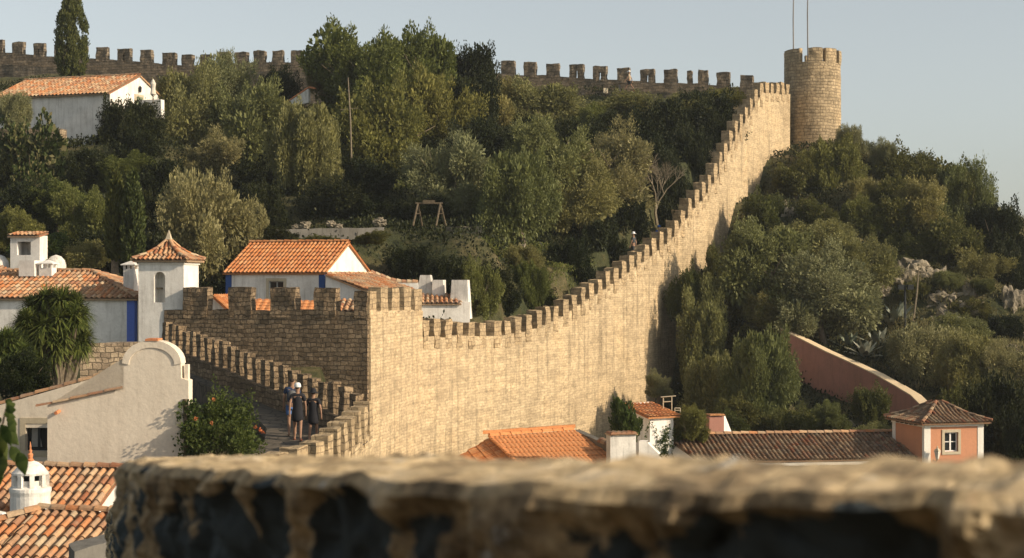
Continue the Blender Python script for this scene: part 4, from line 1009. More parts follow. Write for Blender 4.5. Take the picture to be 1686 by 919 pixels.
# ---- hut2 on the left, behind house 1
fh = Fr(P(17, 459.5, 80), R(-8)); t = thing('roof_hut', 'small white hut with flat tile edge and dark opening above the left roofs', 'hut', (fh.O.x, fh.O.y, -1))
mb = MB(); Wh = 51/FPX*80; zh = zat(388, 80)
holed_face(mb, fh, 0, Wh, -2, zh, [(.35, 1.05, zat(420, 80), zat(398, 80))], rev=.5)
mb.quad([fh(Wh, 0, -2), fh(Wh, .9, -2), fh(Wh, .9, zh), fh(Wh, 0, zh)]); mb.quad([fh(0, 0, -2), fh(0, .9, -2), fh(0, .9, zh), fh(0, 0, zh)]); mb.quad([fh(0, .9, -2), fh(Wh, .9, -2), fh(Wh, .9, zh), fh(0, .9, zh)]); mb.quad([fh(0, 0, zh), fh(Wh, 0, zh), fh(Wh, .9, zh), fh(0, .9, zh)])
mb.build('wall', M['white'], t); mb = MB(); roof3d(mb, [fh(-.1, -.15, zh+.02), fh(Wh+.02, -.15, zh+.02), fh(Wh+.02, .95, zh+.2), fh(-.1, .95, zh+.2)], per=.2, hgt=.05); mb.build('roof', M['tile'], t)
for cx, cy, rr2, lab in ((0, 436, .45, 'rounded whitewashed vault at the left edge beside the roof hut'), (92, 436, .5, 'rounded whitewashed vault just right of the roof hut')):
    q = P(cx, cy, 80.5); t = thing('vault', lab, 'vault', (q.x, q.y, q.z-2)); mb = MB(); mb.lathe((q.x, q.y, q.z), [(rr2, -2), (rr2, 0), (rr2*.85, .2), (rr2*.5, .4), (.02, .5)], 20, disp=rough(.05, 1.5, 2)); mb.build('shell', M['old_white'], t, smooth=True)
t = thing('village_house', 'edge of a tiled roof at the left border beside the two small chimneys', 'house', P(-20, 460, 77)); mb = MB(); roof3d(mb, [P(-60, 452, 76), P(30, 452, 76), P(-8, 433, 78), P(-60, 433, 78)], per=.24); mb.build('roof', M['tile'], t)
mb = MB(); mb.box(P(-58, 470, 76.2), P(20, 470, 76.2)-P(-58, 470, 76.2), Vector((0, 1.5, 0)), Vector((0, 0, .45))); mb.build('wall', M['white'], t)

# ---- right: orange roof against the rampart
A, B, C_, D_ = P(800, 790, 66), P(1045, 775, 66), P(940, 710, 73.5), P(862, 713, 73.5)
A, B = P(880, 790, 66), P(1118, 782, 67)
C_ = P(944, 709, 75.5); n = (B-A).cross(C_-A)
D_ = P(806, 718, 74.0); D_.z = A.z-(n.x*(D_.x-A.x)+n.y*(D_.y-A.y))/n.z
t = thing('village_house', 'house with smooth bright orange roof built against the rampart foot', 'house', (B.x-2, B.y, -13))
mb = MB(); roof3d(mb, [A, B, C_, D_], per=.2, tl=1.0, hgt=.013, jit=.002); ro = mb.build('roof', M['tile_bright'], t)
mb = MB(); roof3d(mb, [D_+Vector((-1.6, -1.0, -.95)), A+Vector((-1.9, -.6, -.9)), A, D_], per=.24, hgt=.06) ; mb.build('roof', M['tile_orange'], t)
mb = MB(); ridge_caps(mb, A, D_, r=.09); ridge_caps(mb, D_+Vector((0, .1, .03)), C_+Vector((0, .1, .03)), r=.14, tl=.5); mb.build('ridge_tiles', M['tile_bright'], ro)
mb = MB(); a, b = D_+Vector((-.3, .22, .1)), C_+Vector((.1, .2, .1)); mb.box(a, b-a, Vector((0, .35, 0)), Vector((0, 0, .14)), .3, rough(.03, 3, 2)); mb.build('flashing', M['tile_bright'], ro)
mb = MB(); mb.quad([Vector((A.x, A.y+.2, -14)), Vector((B.x, B.y+.2, -14)), B+Vector((0, .2, -.12)), A+Vector((0, .2, -.12))]); mb.quad([Vector((B.x-.1, B.y, -14)), Vector((C_.x-.1, C_.y, -14)), C_+Vector((-.1, 0, -.12)), B+Vector((-.1, 0, -.12))]); mb.build('wall', M['white'], t)
# dark sloping wall edge right of the roof
t = thing('garden_wall', 'dark weathered wall edge falling along the right side of the bright orange roof', 'wall', P(980, 760, 72))
a, b = P(944, 708, 76), P(1035, 748, 68); mb = MB(); n = 8
for k in range(n):
    p = a.lerp(b, k/n); q = a.lerp(b, (k+1)/n); mb.quad([Vector((p.x, p.y, -13)), Vector((q.x, q.y, -13)), q, p]); mb.quad([p, q, q+Vector((.3, .25, 0)), p+Vector((.3, .25, 0))]); mb.quad([Vector((p.x+.3, p.y+.25, -13)), Vector((q.x+.3, q.y+.25, -13)), q+Vector((.3, .25, 0)), p+Vector((.3, .25, 0))])
mb.build('masonry', M['grey_plaster'], t); mb = MB(); ridge_caps(mb, P(985, 729, 71.6)+Vector((.15, .1, .02)), b+Vector((.15, .1, .02)), r=.2); mb.build('coping', M['tile_dark'], t)
# chimney with tile cap and the white cottage behind it
q = P(1030, 750, 66); t = thing('square_chimney', 'broad stained white chimney with scalloped tile cap between orange roof and white cottage', 'chimney', (q.x, q.y, -13))
o = chimney_box(t, 'stack', None, 0, 66, 1005, 1048, 717, 820, th=R(14), dep=.55, mat='old_white', cap='tile')
o.location = (0, 0, 0)
t = thing('parapet_wall', 'white stepped wall with sloping top right of the scalloped chimney', 'wall', P(1065, 760, 67))
mb = MB(); a = 66.6; mb.quad([P(1052, 820, a), P(1085, 820, a), P(1085, 748, a), P(1066, 729, a), P(1066, 726, a), P(1052, 726, a)]); mb.quad([P(1066, 729, a), P(1085, 748, a), P(1085, 748, a)+Vector((.1, .35, 0)), P(1066, 729, a)+Vector((.1, .35, 0))]); mb.quad([P(1052, 726, a), P(1066, 726, a), P(1066, 726, a)+Vector((.1, .35, 0)), P(1052, 726, a)+Vector((.1, .35, 0))]); mb.build('masonry', M['white'], t)
fc = Fr(P(1070, 459.5, 74), R(30)); t = thing('white_cottage', 'small white cottage with terracotta lean-to roof and creeper on its wall', 'cottage', (fc.O.x, fc.O.y, -13))
zt_ = zat(686, 74); mb = MB(); Wc = 1.3; Dc2 = 1.9
mb.quad([fc(0, 0, -13), fc(Wc, 0, -13), fc(Wc, 0, zt_+.05), fc(0, 0, zt_)]); mb.quad([fc(0, 0, -13), fc(0, Dc2, -13), fc(0, Dc2, zt_+.45), fc(0, 0, zt_)]); mb.quad([fc(Wc, 0, -13), fc(Wc, Dc2, -13), fc(Wc, Dc2, zt_+.5), fc(Wc, 0, zt_+.05)]); mb.quad([fc(0, Dc2, -13), fc(Wc, Dc2, -13), fc(Wc, Dc2, zt_+.5), fc(0, Dc2, zt_+.45)])
mb.build('wall', M['white'], t); mb = MB(); roof3d(mb, [fc(-.2, -.2, zt_+.02), fc(Wc+.25, -.2, zt_+.02), fc(Wc+.25, Dc2+.1, zt_+.45), fc(-.2, Dc2+.1, zt_+.45)], per=.2, hgt=.04); mb.build('roof', M['tile_orange'], t)
# aerial frame
q = P(1100, 690, 75.5); t = thing('aerial', 'thin metal aerial frame standing on the cottage', 'aerial', (q.x, q.y, zat(690, 75.5)))
mb = MB()
for a, b in (((1092,680),(1092,655)),((1106,682),(1106,653)),((1088,654),(1113,652)),((1092,662),(1106,661)),((1111,676),(1120,676)),((1111,684),(1111,672)),((1120,684),(1120,672)),((1111,672),(1120,672))):
    p = P(*a, 75.5); q2 = P(*b, 75.5); mb.tube([p, q2], [.025, .025], 6)
mb.build('frame', M['trim'], t)
# long dark roof
fL = Fr(P(1150, 459.5, 73), R(8)); zR = zat(716, 76); zE = zat(757, 73.4)
t = thing('long_house', 'long low house with dark lichened tile roof left of the pink turret', 'house', (fL.O.x, fL.O.y, -13))
mb = MB(); LW = 10.35; roof3d(mb, [fL(0, -.2, zE), fL(LW, -.2, zE), fL(LW, 2.7, zR), fL(-.9, 2.7, zR)], per=.215, tl=.4, hgt=.07, seed=21); roof3d(mb, [fL(LW, 5.6, zE), fL(0, 5.6, zE), fL(-.9, 2.7, zR), fL(LW, 2.7, zR)], per=.215, tl=.4, hgt=.07, seed=22); ro = mb.build('roof', M['tile_dark'], t)
mb = MB(); ridge_caps(mb, fL(-.9, 2.7, zR+.05), fL(LW, 2.7, zR+.05), r=.12); mb.build('ridge_tiles', M['tile'], ro)
mb = MB(); prism(mb, fL, [(0, -13), (0, zE-.05), (2.7, zR-.15), (5.4, zE-.05), (5.4, -13)], .0, LW); mb.build('wall', M['ochre'], t)
mb = MB(); mb.quad([fL(-.8, 1.2, -13), fL(-.05, -.05, -13), fL(-.05, -.05, zE-.05), fL(-.85, 2.65, zR-.12), fL(-.8, 1.2, zE)]); mb.build('gable', M['cream'], t)
mb = MB(); fbox(mb, fL, 0, LW, -.12, 0, zE-.28, zE-.14); mb.build('cornice', M['white_trim'], t)
fk = Fr(P(1168, 459.5, 77), R(12)); mb = MB(); w_ = .72; zk = zat(686, 77); zk0 = zat(716, 77)
mb.quad([fk(0, 0, zk0), fk(w_, 0, zk0), fk(w_, 0, zk), fk(0, 0, zk)]); mb.quad([fk(0, .5, zk0), fk(w_, .5, zk0), fk(w_, .5, zk), fk(0, .5, zk)]); mb.quad([fk(0, 0, zk), fk(w_, 0, zk), fk(w_, .5, zk), fk(0, .5, zk)]); mb.quad([fk(0, 0, zk0), fk(0, .5, zk0), fk(0, .5, zk), fk(0, 0, zk)])
ch = mb.build('chimney', M['pink'], ro); mb = MB(); mb.quad([fk(w_+.002, 0, zk0), fk(w_+.5, .25, zk0), fk(w_+.15, .25, zk), fk(w_+.002, 0, zk)]); mb.quad([fk(w_+.5, .25, zk0), fk(w_, .5, zk0), fk(w_, .5, zk), fk(w_+.15, .25, zk)]); mb.build('chimney_flank', M['white'], ch)
mb = MB()
for k in range(5): ridge_caps(mb, fk(.07+k*.145, -.08, zk+.04), fk(.07+k*.145, .55, zk+.04), r=.08, tl=.8)
mb.build('chimney_cap', M['tile_orange'], ch)
# pink turret
fp = Fr(P(1522, 459.5, 73.6), R(15)); Wp = 2.95; zp = zat(697, 73.6); t = thing('pink_turret', 'small salmon pink turret with white trims, one window and dark hipped tile roof', 'turret', (fp.O.x, fp.O.y, -13))
wz0, wz1 = zat(745, 73.6), zat(713, 73.6); wa_, wb_ = 1.0, 1.68
mb = MB(); holed_face(mb, fp, 0, Wp, -13, zp, [(wa_, wb_, wz0, wz1)]); fr = fp
mb.quad([fp(0, 0, -13), fp(0, Wp, -13), fp(0, Wp, zp), fp(0, 0, zp)]); mb.quad([fp(Wp, 0, -13), fp(Wp, Wp, -13), fp(Wp, Wp, zp), fp(Wp, 0, zp)]); mb.quad([fp(0, Wp, -13), fp(Wp, Wp, -13), fp(Wp, Wp, zp), fp(0, Wp, zp)]); mb.build('wall', M['salmon'], t)
window(t, fp, wa_, wb_, wz0, wz1, fw_=.13)
for nm, A in (('corner_trim', (-.02, .3, -.022, .0)), ('corner_trim', (Wp-.28, Wp+.02, -.022, .0))):
    mb = MB(); fbox(mb, fp, A[0], A[1], A[2], A[3], -13, zp-.18); mb.build(nm, M['white_trim'], t)
mb = MB(); fbox(mb, fp, -.03, Wp+.03, -.06, 0, zp-.18, zp+.0); fbox(mb, fp, -.06, -.002, -.06, Wp+.03, zp-.18, zp); fbox(mb, fp, -.024, -.002, 0, .16, -13, zp-.18); fbox(mb, fp, -.024, -.002, Wp-.3, Wp, -13, zp-.18); mb.build('cornice', M['white_trim'], t)
mb = MB(); Rr = Wp/2+.28; za = zat(664, 75)
lv = [(0, 0), (.45, .36), (.92, 1.0)]; H = za-zp
for i, (s0, s1) in enumerate(sides):
    for (f0, h0), (f1_, h1_) in zip(lv, lv[1:]):
        R0 = Rr*(1-f0); R1 = Rr*(1-f1_); c = Wp/2
        roof3d(mb, [fp(c+s0[0]*R0, c+s0[1]*R0, zp+.03+h0*H), fp(c+s1[0]*R0, c+s1[1]*R0, zp+.03+h0*H), fp(c+s1[0]*R1, c+s1[1]*R1, zp+.03+h1_*H), fp(c+s0[0]*R1, c+s0[1]*R1, zp+.03+h1_*H)], per=.2, tl=.36, hgt=.06, seed=30+i)
ro = mb.build('roof', M['tile_dark'], t); mb = MB()
for sx, sy in ((-1, -1), (1, -1), (1, 1), (-1, 1)):
    for (f0, h0), (f1_, h1_) in zip(lv, lv[1:]): ridge_caps(mb, fp(Wp/2+sx*Rr*(1-f0), Wp/2+sy*Rr*(1-f0), zp+.08+h0*H), fp(Wp/2+sx*Rr*(1-f1_), Wp/2+sy*Rr*(1-f1_), zp+.08+h1_*H), r=.09, tl=.35)
mb.build('ridge_tiles', M['tile_dark'], ro)
for k in range(5):
    mb = MB(); fbox(mb, fp, -.2, -.062, .5+k*.42, .6+k*.42, zp-.14, zp-.02); mb.build('rafter_end', M['wood'], t)
q = fp(.45, -.35, zat(748, 73.6)); t = thing('wall_lantern', 'pale four sided lantern on a bracket beside the turret window', 'lantern', tuple(q))
mb = MB(); mb.tube([fp(.45, 0, q.z-.28), fp(.45, -.2, q.z-.34), fp(.45, -.35, q.z-.2)], [.02, .02, .02], 6); mb.build('bracket', M['dark_metal'], t)
mb = MB(); mb.lathe(q, [(.07, -.18), (.15, .16), (.001, .17)], 4); mb.build('glass', M['lampglass'], t)
mb = MB(); mb.lathe(q, [(.17, .165), (.09, .26), (.03, .3), (.035, .36), (.01, .4)], 4); mb.lathe(q, [(.02, -.24), (.08, -.19), (.075, -.17)], 4); mb.build('cap', M['trim'], t)
# pink curved wall on the slope
t = thing('pink_wall', 'curved faded pink garden wall sweeping down the right hillside', 'wall', P(1400, 640, 93))
pk = [(1285,542,99),(1300,550,98.6),(1320,560,98),(1360,580,96.5),(1400,598,95),(1440,617,93),(1475,637,91),(1500,652,89),(1515,667,87.5),(1523,680,87)]
pp = [P(*p) for p in pk]; mb = MB(); mt = MB()
for a, b in zip(pp, pp[1:]):
    d = Vector((b.x-a.x, b.y-a.y, 0)).normalized(); nn = Vector((-d.y, d.x, 0))*.5
    mb.quad([Vector((a.x, a.y, a.z-5.5)), Vector((b.x, b.y, b.z-5.5)), b, a]); mb.quad([Vector((a.x, a.y, a.z-5.5))+nn, Vector((b.x, b.y, b.z-5.5))+nn, b+nn, a+nn])
    u = Vector((0, 0, .07)); o1 = -nn*.06
    mt.quad([a+o1, b+o1, b+nn*1.1, a+nn*1.1]); mt.quad([a+o1+u, b+o1+u, b+nn*1.1+u, a+nn*1.1+u]); mt.quad([a+o1, b+o1, b+o1+u, a+o1+u])
mb.quad([pp[-1], pp[-1]+nn, pp[-1]+nn-Vector((0, 0, 5)), pp[-1]-Vector((0, 0, 5))])
mb.build('masonry', M['pink'], t); mt.build('coping', M['ochre'], t)
# grey basin wall and low stone wall on the left hill
t = thing('retaining_wall', 'long low grey cement wall on the hillside behind the orange roofed house', 'wall', P(540, 393, 86))
mb = MB(); a, b = P(448, 378, 86), P(632, 374.5, 88); f = rough(.04, 1, 2); mb.box(Vector((a.x, a.y, a.z-.62)), b-a, Vector((0, .35, 0)), Vector((0, 0, .62)), .5, f); mb.build('masonry', M['grey_plaster'], t)
t = thing('retaining_wall', 'short whitish stone wall patched with sun under the olive trees', 'wall', P(760, 390, 93))
mb = MB(); a, b = P(728, 372, 93), P(792, 374, 92); mb.box(Vector((a.x, a.y, a.z-1.5)), b-a, Vector((0, .5, 0)), Vector((0, 0, 1.5)), .35, rough(.09, 1.2, 9)); mb.build('masonry', M['rock'], t)
t = thing('retaining_wall', 'small dark rubble wall in the shade near the middle of the rampart', 'wall', P(850, 450, 92))
mb = MB(); a, b = P(820, 431, 92), P(884, 432, 93); mb.box(Vector((a.x, a.y, a.z-1.5)), b-a, Vector((0, .5, 0)), Vector((0, 0, 1.5)), .35, rough(.09, 1.2, 12)); mb.build('masonry', M['rubble'], t)
# timber swing frame
q = P(712, 372, 91); t = thing('swing_frame', 'timber A-frame with a small board on top standing on the shaded lawn', 'frame', tuple(q))
def beam(mb, a, b, r=.055): mb.tube([a, b], [r, r], 6)
for x0, x1 in ((688, 680), (688, 695), (725, 718), (725, 734)):
    mb = MB(); beam(mb, P(x0, 335, 91), P(x1, 372, 91+(.6 if x1 > x0 else -.6))); mb.build('leg', M['wood'], t)
mb = MB(); beam(mb, P(684, 335, 91), P(729, 335, 91)); mb.build('crossbar', M['wood'], t)
mb = MB(); mb.box(P(696, 335.5, 90.9), P(716, 335.5, 90.9)-P(696, 335.5, 90.9), Vector((0, .06, 0)), Vector((0, 0, .2))); mb.build('board', M['wood'], t)
for x0, x1 in ((684, 693), (720, 731)): mb = MB(); beam(mb, P(x0, 352, 91), P(x1, 352, 91), .04); mb.build('brace', M['wood'], t)
# thin pole in front of the large trees
q = P(580, 262, 107); t = thing('utility_pole', 'thin bare wooden pole in front of the tallest trees', 'pole', tuple(q)); mb = MB(); mb.tube([q-Vector((0, 0, 2)), P(577, 200, 107), P(573, 128, 107)], [.07, .055, .035], 7); mb.build('shaft', M['bark_pale'], t)
mb = MB(); mb.tube([P(560, 181, 107), P(590, 178, 107)], [.02, .02], 5); mb.build('crosspiece', M['bark_pale'], t)
# floodlight pole on the right hill
q = P(1491, 550, 99); t = thing('floodlight_pole', 'dark slim floodlight pole standing above the agaves', 'floodlight', tuple(q)); mb = MB(); mb.tube([q-Vector((0, 0, .6)), P(1490, 470, 99)], [.07, .06], 8); mb.tube([P(1482, 471, 99), P(1500, 471, 99)], [.04, .04], 6); mb.build('pole', M['dark_metal'], t, smooth=True)
for x0 in (1479, 1495): mb = MB(); mb.box(P(x0, 477, 98.8), Vector((.36, .05, 0)), Vector((-.03, .22, 0)), Vector((0, -.03, .3))); mb.build('lamp_head', M['dark_metal'], t)
# small fittings on the ridge walk
q = P(998, 151, 131); t = thing('light_box', 'pale box standing on the edge of the skyline wall walk', 'light box', tuple(q)); mb = MB(); mb.box(q+Vector((-.2, 0, -.12)), Vector((.36, .05, 0)), Vector((0, .3, 0)), Vector((0, 0, .42)), .2, rough(.02, 3, 1)); mb.build('housing', M['trim'], t)
q = P(1020, 150, 131); t = thing('sign_post', 'short grey post on the skyline walk next to the walking woman', 'post', tuple(q)); mb = MB(); mb.box(q+Vector((-.06, 0, -.1)), Vector((.12, 0, 0)), Vector((0, .1, 0)), Vector((0, 0, .6))); mb.build('shaft', M['metal'], t)
q = P(1009, 178, 128); t = thing('lamp_post', 'dark thin lamp post below the skyline walk', 'lamp', tuple(q)); mb = MB(); mb.tube([q-Vector((0, 0, 1.5)), P(1009, 156, 128)], [.05, .04], 6); mb.build('post', M['dark_metal'], t); mb = MB(); mb.box(P(1001, 156.5, 128), Vector((.62, 0, 0)), Vector((0, .25, 0)), Vector((0, 0, .08))); mb.build('lamp_head', M['dark_metal'], t)
# the walk inside the parapets
mb = MB(); wk = [((-7.6, 36), -5.9), ((-7.3, 41), -5.55), ((-6.6, 46), -5.1), ((-6.1, 49), -4.86), ((-6.6, 51.5), -4.7), ((-8.6, 56), -4.3), ((-11.4, 61), -3.75), ((-14.6, 66), -3.2)]
wd = [(-1.7, 1.9), (-1.7, 1.7), (-1.5, 1.9), (-1.3, 1.8), (-1.1, 1.7), (-.5, 1.1), (-.4, .9), (-.4, .9)]
for k in range(len(wk)-1):
    (p, z), (q, z2) = wk[k], wk[k+1]; n = 4
    (l0, r0_), (l1, r1_) = wd[k], wd[k+1]
    mb.quad([(p[0]+l0, p[1], z), (p[0]+r0_, p[1], z), (q[0]+r1_, q[1], z2), (q[0]+l1, q[1], z2)])
    mb.quad([(p[0]+l0, p[1], z), (q[0]+l1, q[1], z2), (q[0]+l1-.05, q[1], z2-4), (p[0]+l0-.05, p[1], z-4)])
tag(mb.build('path', M['path']), kind='structure')

# ---- where the photographer stands: unseen walk and wall behind, added to cut sky light
mb = MB(); mb.quad([(-4, -3, -1.62), (6, -3, -1.62), (2.6, 1.4, -1.62), (-.6, 3.4, -1.75), (-3.0, 11.6, -3.4), (-5.0, 11.6, -3.4)]); tag(mb.build('unseen_walkway', M['path']), kind='structure')
t = thing('sky_blocker_wall', 'unseen dark wall added behind the viewpoint to block sky light', 'wall', (-1, -2.6, -1.6))
mb = MB(); f = rough(.05, 1.2, 4); mb.box((-3.6, -3.1, -1.7), (6.6, 0, 0), (0, .5, 0), (0, 0, 5.4), .5, f); mb.box((-3.6, -2.6, -1.7), (.5, 0, 0), (0, 3.9, 0), (0, 0, 5.4), .5, f); mb.build('masonry', M['dark_stone'], t)
# ------------------------------------------------------------------ vegetation
def rdir(r):
    z = r.uniform(-1, 1); a = r.uniform(0, 2*math.pi); q = math.sqrt(1-z*z); return np.array((q*math.cos(a), q*math.sin(a), z))
class LB:
    "leaf builder with numpy"
    def __init__(s): s.q = []
    def leaves(s, P_, D_, l, w, rng, jit=.35):
        "quads at P_ along D_, length l, width w"
        n = len(P_)
        D_ = D_+rng.normal(0, jit, (n, 3)); D_ /= np.linalg.norm(D_, axis=1)[:, None]+1e-9
        S = np.cross(D_, rng.normal(0, 1, (n, 3))); S /= np.linalg.norm(S, axis=1)[:, None]+1e-9
        ll = l*rng.uniform(.6, 1.4, n)[:, None]; ww = w*rng.uniform(.7, 1.3, n)[:, None]
        a = P_-S*ww*.5; b = P_+S*ww*.5; c = P_+D_*ll*.55+S*ww*.6; e = P_+D_*ll*.55-S*ww*.6; t = P_+D_*ll
        s.q.append(np.stack([P_, c, t, e], 1))
    def mesh(s, name, mat):
        A = np.concatenate(s.q, 0); n = len(A); me = bpy.data.meshes.new(name)
        me.vertices.add(n*4); me.vertices.foreach_set('co', A.reshape(-1).astype(np.float32))
        me.loops.add(n*4); me.loops.foreach_set('vertex_index', np.arange(n*4, dtype=np.int32))
        me.polygons.add(n); me.polygons.foreach_set('loop_start', np.arange(0, n*4, 4, dtype=np.int32))
        me.polygons.foreach_set('loop_total', np.full(n, 4, dtype=np.int32))
        me.materials.append(mat); me.update(calc_edges=True); return me
def crown(name, mat, seed, nl=11000, l=.17, w=.06, clumps=46, csz=(.2, .38), up=.5, solid=.28, rmin=.35, flatb=-.55, spiky=0., jit=.4, elong=1.9):
    "crown mesh of nominal radius 2.4 m built of leaf clumps; unit axes get scaled per tree"
    rng = np.random.default_rng(seed); r = random.Random(seed); Rn = 2.4; lb = LB(); cs = []
    # uneven lobes, then tufts pointing outwards and up from them
    lobes = []
    for k in range(9):
        a = k*2.399+r.uniform(-.5, .5); e = r.uniform(-.35, 1.1); d = np.array((math.cos(a)*math.cos(e), math.sin(a)*math.cos(e), math.sin(e)))
        lobes.append((d*r.uniform(.38, .68), r.uniform(.26, .46)))
    lobes.append((np.array((0, 0, .1)), .5))
    wts = [l_[1]**2 for l_ in lobes]
    for k in range(clumps):
        c0, rad = r.choices(lobes, wts)[0]
        d = rdir(r)
        if d[2] < -.25: d[2] *= .4
        p = c0+d*rad*r.uniform(.7, 1.02)
        if p[2] < flatb: p[2] = flatb+r.uniform(0, .15)
        ax = d*.7+np.array((0, 0, up))+c0*.5; ax /= np.linalg.norm(ax)
        cs.append((p*Rn, r.uniform(*csz)*Rn, ax, r.uniform(1.0, elong)))
    tot = sum(c[1]**2 for c in cs)
    for c, rad, ax, el in cs:
        n = int(nl*(1-solid)*rad**2/tot)
        d = rng.normal(0, 1, (n, 3)); d /= np.linalg.norm(d, axis=1)[:, None]
        rr = rng.uniform(.2, 1.0, n)**.5
        rr *= 1+spiky*np.clip(rng.normal(0, .5, n), -.4, 1.6)
        Pp = d*(rr*rad)[:, None]; al = Pp@ax
        Pp = Pp*.82+ax*(al*(el-.82))[:, None]
        tip = np.clip(al/rad, -1, 1); Pp = Pp-(Pp-ax*(Pp@ax)[:, None])*(np.clip(tip, 0, 1)*.45)[:, None]
        lb.leaves(c+Pp, d*.8+ax*.9, l, w, rng, jit)
    n = int(nl*solid)
    per = n//len(lobes)
    for c0, rad in lobes:
        d = rng.normal(0, 1, (per, 3)); d /= np.linalg.norm(d, axis=1)[:, None]
        lb.leaves(c0*Rn+d*(rng.uniform(0, 1, per)**.5*rad*.8*Rn)[:, None], d, l*1.6, w*2.4, rng)
    A = np.concatenate(lb.q, 0).reshape(-1, 3)
    me = lb.mesh(name, mat); EXT[me.name] = (float(np.percentile(np.hypot(A[:, 0], A[:, 1]), 91)), float(np.percentile(A[:, 2], 99.6)), float(np.percentile(A[:, 2], 3)))
    return me
EXT = {}
VAR = {
 'olive': [crown('crown', M['olive'], 10+k, nl=46000, l=.095, w=.034, clumps=105, csz=(.11, .22), spiky=.3, elong=1.2, up=.25, jit=.75) for k in range(4)],
 'olive_grey': [crown('crown', M['olive_grey'], 20+k, nl=44000, l=.095, w=.03, clumps=110, csz=(.1, .21), spiky=.35, elong=1.25, up=.3, jit=.75) for k in range(3)],
 'green': [crown('crown', M['green'], 30+k, nl=40000, l=.1, w=.042, clumps=120, csz=(.1, .2), spiky=.25, up=.2, elong=1.15, jit=.75) for k in range(3)],
 'dark': [crown('crown', M['dark_green'], 40+k, nl=28000, l=.1, w=.055, clumps=110, csz=(.1, .2), spiky=.3, jit=.7, solid=.35, flatb=-.7) for k in range(4)],
 'scrub': [crown('crown', M['scrub'], 80+k, nl=30000, l=.1, w=.05, clumps=120, csz=(.09, .19), spiky=.3, jit=.75, up=.3, elong=1.4) for k in range(3)],
 'flowering': [crown('crown', M['flowering'], 50, nl=10000, l=.17, w=.11, clumps=70, csz=(.12, .24), solid=.35)],
 'broad': [crown('crown', M['broadleaf'], 60, nl=7000, l=.24, w=.15, clumps=40, csz=(.15, .28), solid=.3)],
}
cnt = {}
def hit(x, y, lo=60, hi=150):
    D = lo
    while D < hi:
        c = P(x, y, D)
        if c.z < hz(c.x, c.y): return D
        D += .5
    return None
G2 = 'trees and shrubs on the outer hillside'; G3 = 'dark shrubs of the shaded thicket'; G1 = 'trees on the inner hillside'
def trunk_mesh(base, top, r0, seed, lean=0, nb=5, spread=(1, 1), name='trunk', parent=None, mat='bark'):
    r = random.Random(seed); mb = MB(); H = (top-base).length
    mid = base.lerp(top, .5)+Vector((r.uniform(-1, 1), r.uniform(-.5, .5), 0))*.1*H
    mb.tube([base-Vector((0, 0, .3)), base.lerp(mid, .5)+Vector((r.uniform(-.05, .05)*H, 0, 0)), mid, top], [r0*1.25, r0, r0*.8, r0*.4], 8)
    for k in range(nb):
        a = 2*math.pi*k/nb+r.uniform(-.4, .4); e = top+Vector((math.cos(a)*spread[0]*.6, math.sin(a)*spread[0]*.6, spread[1]*r.uniform(-.05, .5)))
        s = mid.lerp(top, r.uniform(.0, .6)); m_ = s.lerp(e, .5)+Vector((0, 0, -.08*H))
        mb.tube([s, m_, e], [r0*.5, r0*.34, r0*.12], 6)
        for j in range(2):
            e2 = e+Vector((r.uniform(-1, 1)*spread[0]*.3, r.uniform(-1, 1)*spread[0]*.3, r.uniform(.1, .4)*spread[1])); mb.tube([m_.lerp(e, .6), e2], [r0*.2, r0*.07], 5)
    return mb.build(name, M[mat], parent)
def tree(kind, cx, cy, rx, ry, D, label, cat='tree', name=None, group=None, base=None, trunk=True, depth=.9, rot=None, lock=False):
    if kind == 'dark' and (group == G2 or group == 'scrub on the outer slope') and cx < 1630: kind = 'scrub'
    inner = group in (G1, G3)
    if inner and D > 75:
        for _ in range(40):
            if D < ray(cx+rx*.85, BIG0, BIG1)+2.2+rx*D/FPX*.8 and cx+rx > 690 and cx < 1290: D += .5
            else: break
    for _ in range(40):
        if D < 60 or base is not None or lock: break
        c = P(cx, cy, D)
        if c.z-hz(c.x, c.y, False) < ry*D/FPX*.55 and not (inner and cx+rx > 690 and D-.5 < ray(cx+rx*.85, BIG0, BIG1)+2.2+rx*D/FPX*.8): D -= .5
        else: break
    c = P(cx, cy, D); m = D/FPX; k = cnt.get(kind, 0); cnt[kind] = k+1
    if base is not None: b = P(base[0], base[1], D-.2); b = Vector((b.x, b.y, b.z))
    else: b = Vector((c.x, c.y, 0)); b.z = min(hz(b.x, b.y), c.z-ry*m*.75)
    t = thing(name or {'olive': 'olive_tree', 'olive_grey': 'olive_tree', 'green': 'broadleaf_tree', 'dark': 'evergreen_tree', 'scrub': 'evergreen_shrub' if cat != 'tree' else 'evergreen_tree', 'flowering': 'flowering_shrub', 'broad': 'shrub'}[kind], label, cat, tuple(b), group)
    o = bpy.data.objects.new('crown', VAR[kind][k % len(VAR[kind])]); COL.objects.link(o); o.parent = t
    ex = EXT[o.data.name]; sz_ = 2*ry*m/(ex[1]-ex[2]); g_ = 1.0 if kind in ('dark', 'broad', 'flowering', 'scrub') else 1.04; sz_ *= g_; o.scale = (rx*m/ex[0]*1.04*g_, rx*m*depth/ex[0], sz_)
    o.location = c-b-Vector((0, 0, (ex[1]+ex[2])/2*sz_)); o.rotation_euler = (0, 0, rot if rot is not None else (k*2.399) % 6.283)
    if trunk:
        top = c-Vector((0, 0, ry*m*.25)); trunk_mesh(b, top, max(.07, min(.24, rx*m*.065)), k*7+len(label), spread=(rx*m, ry*m), parent=t)
    return t
T = tree
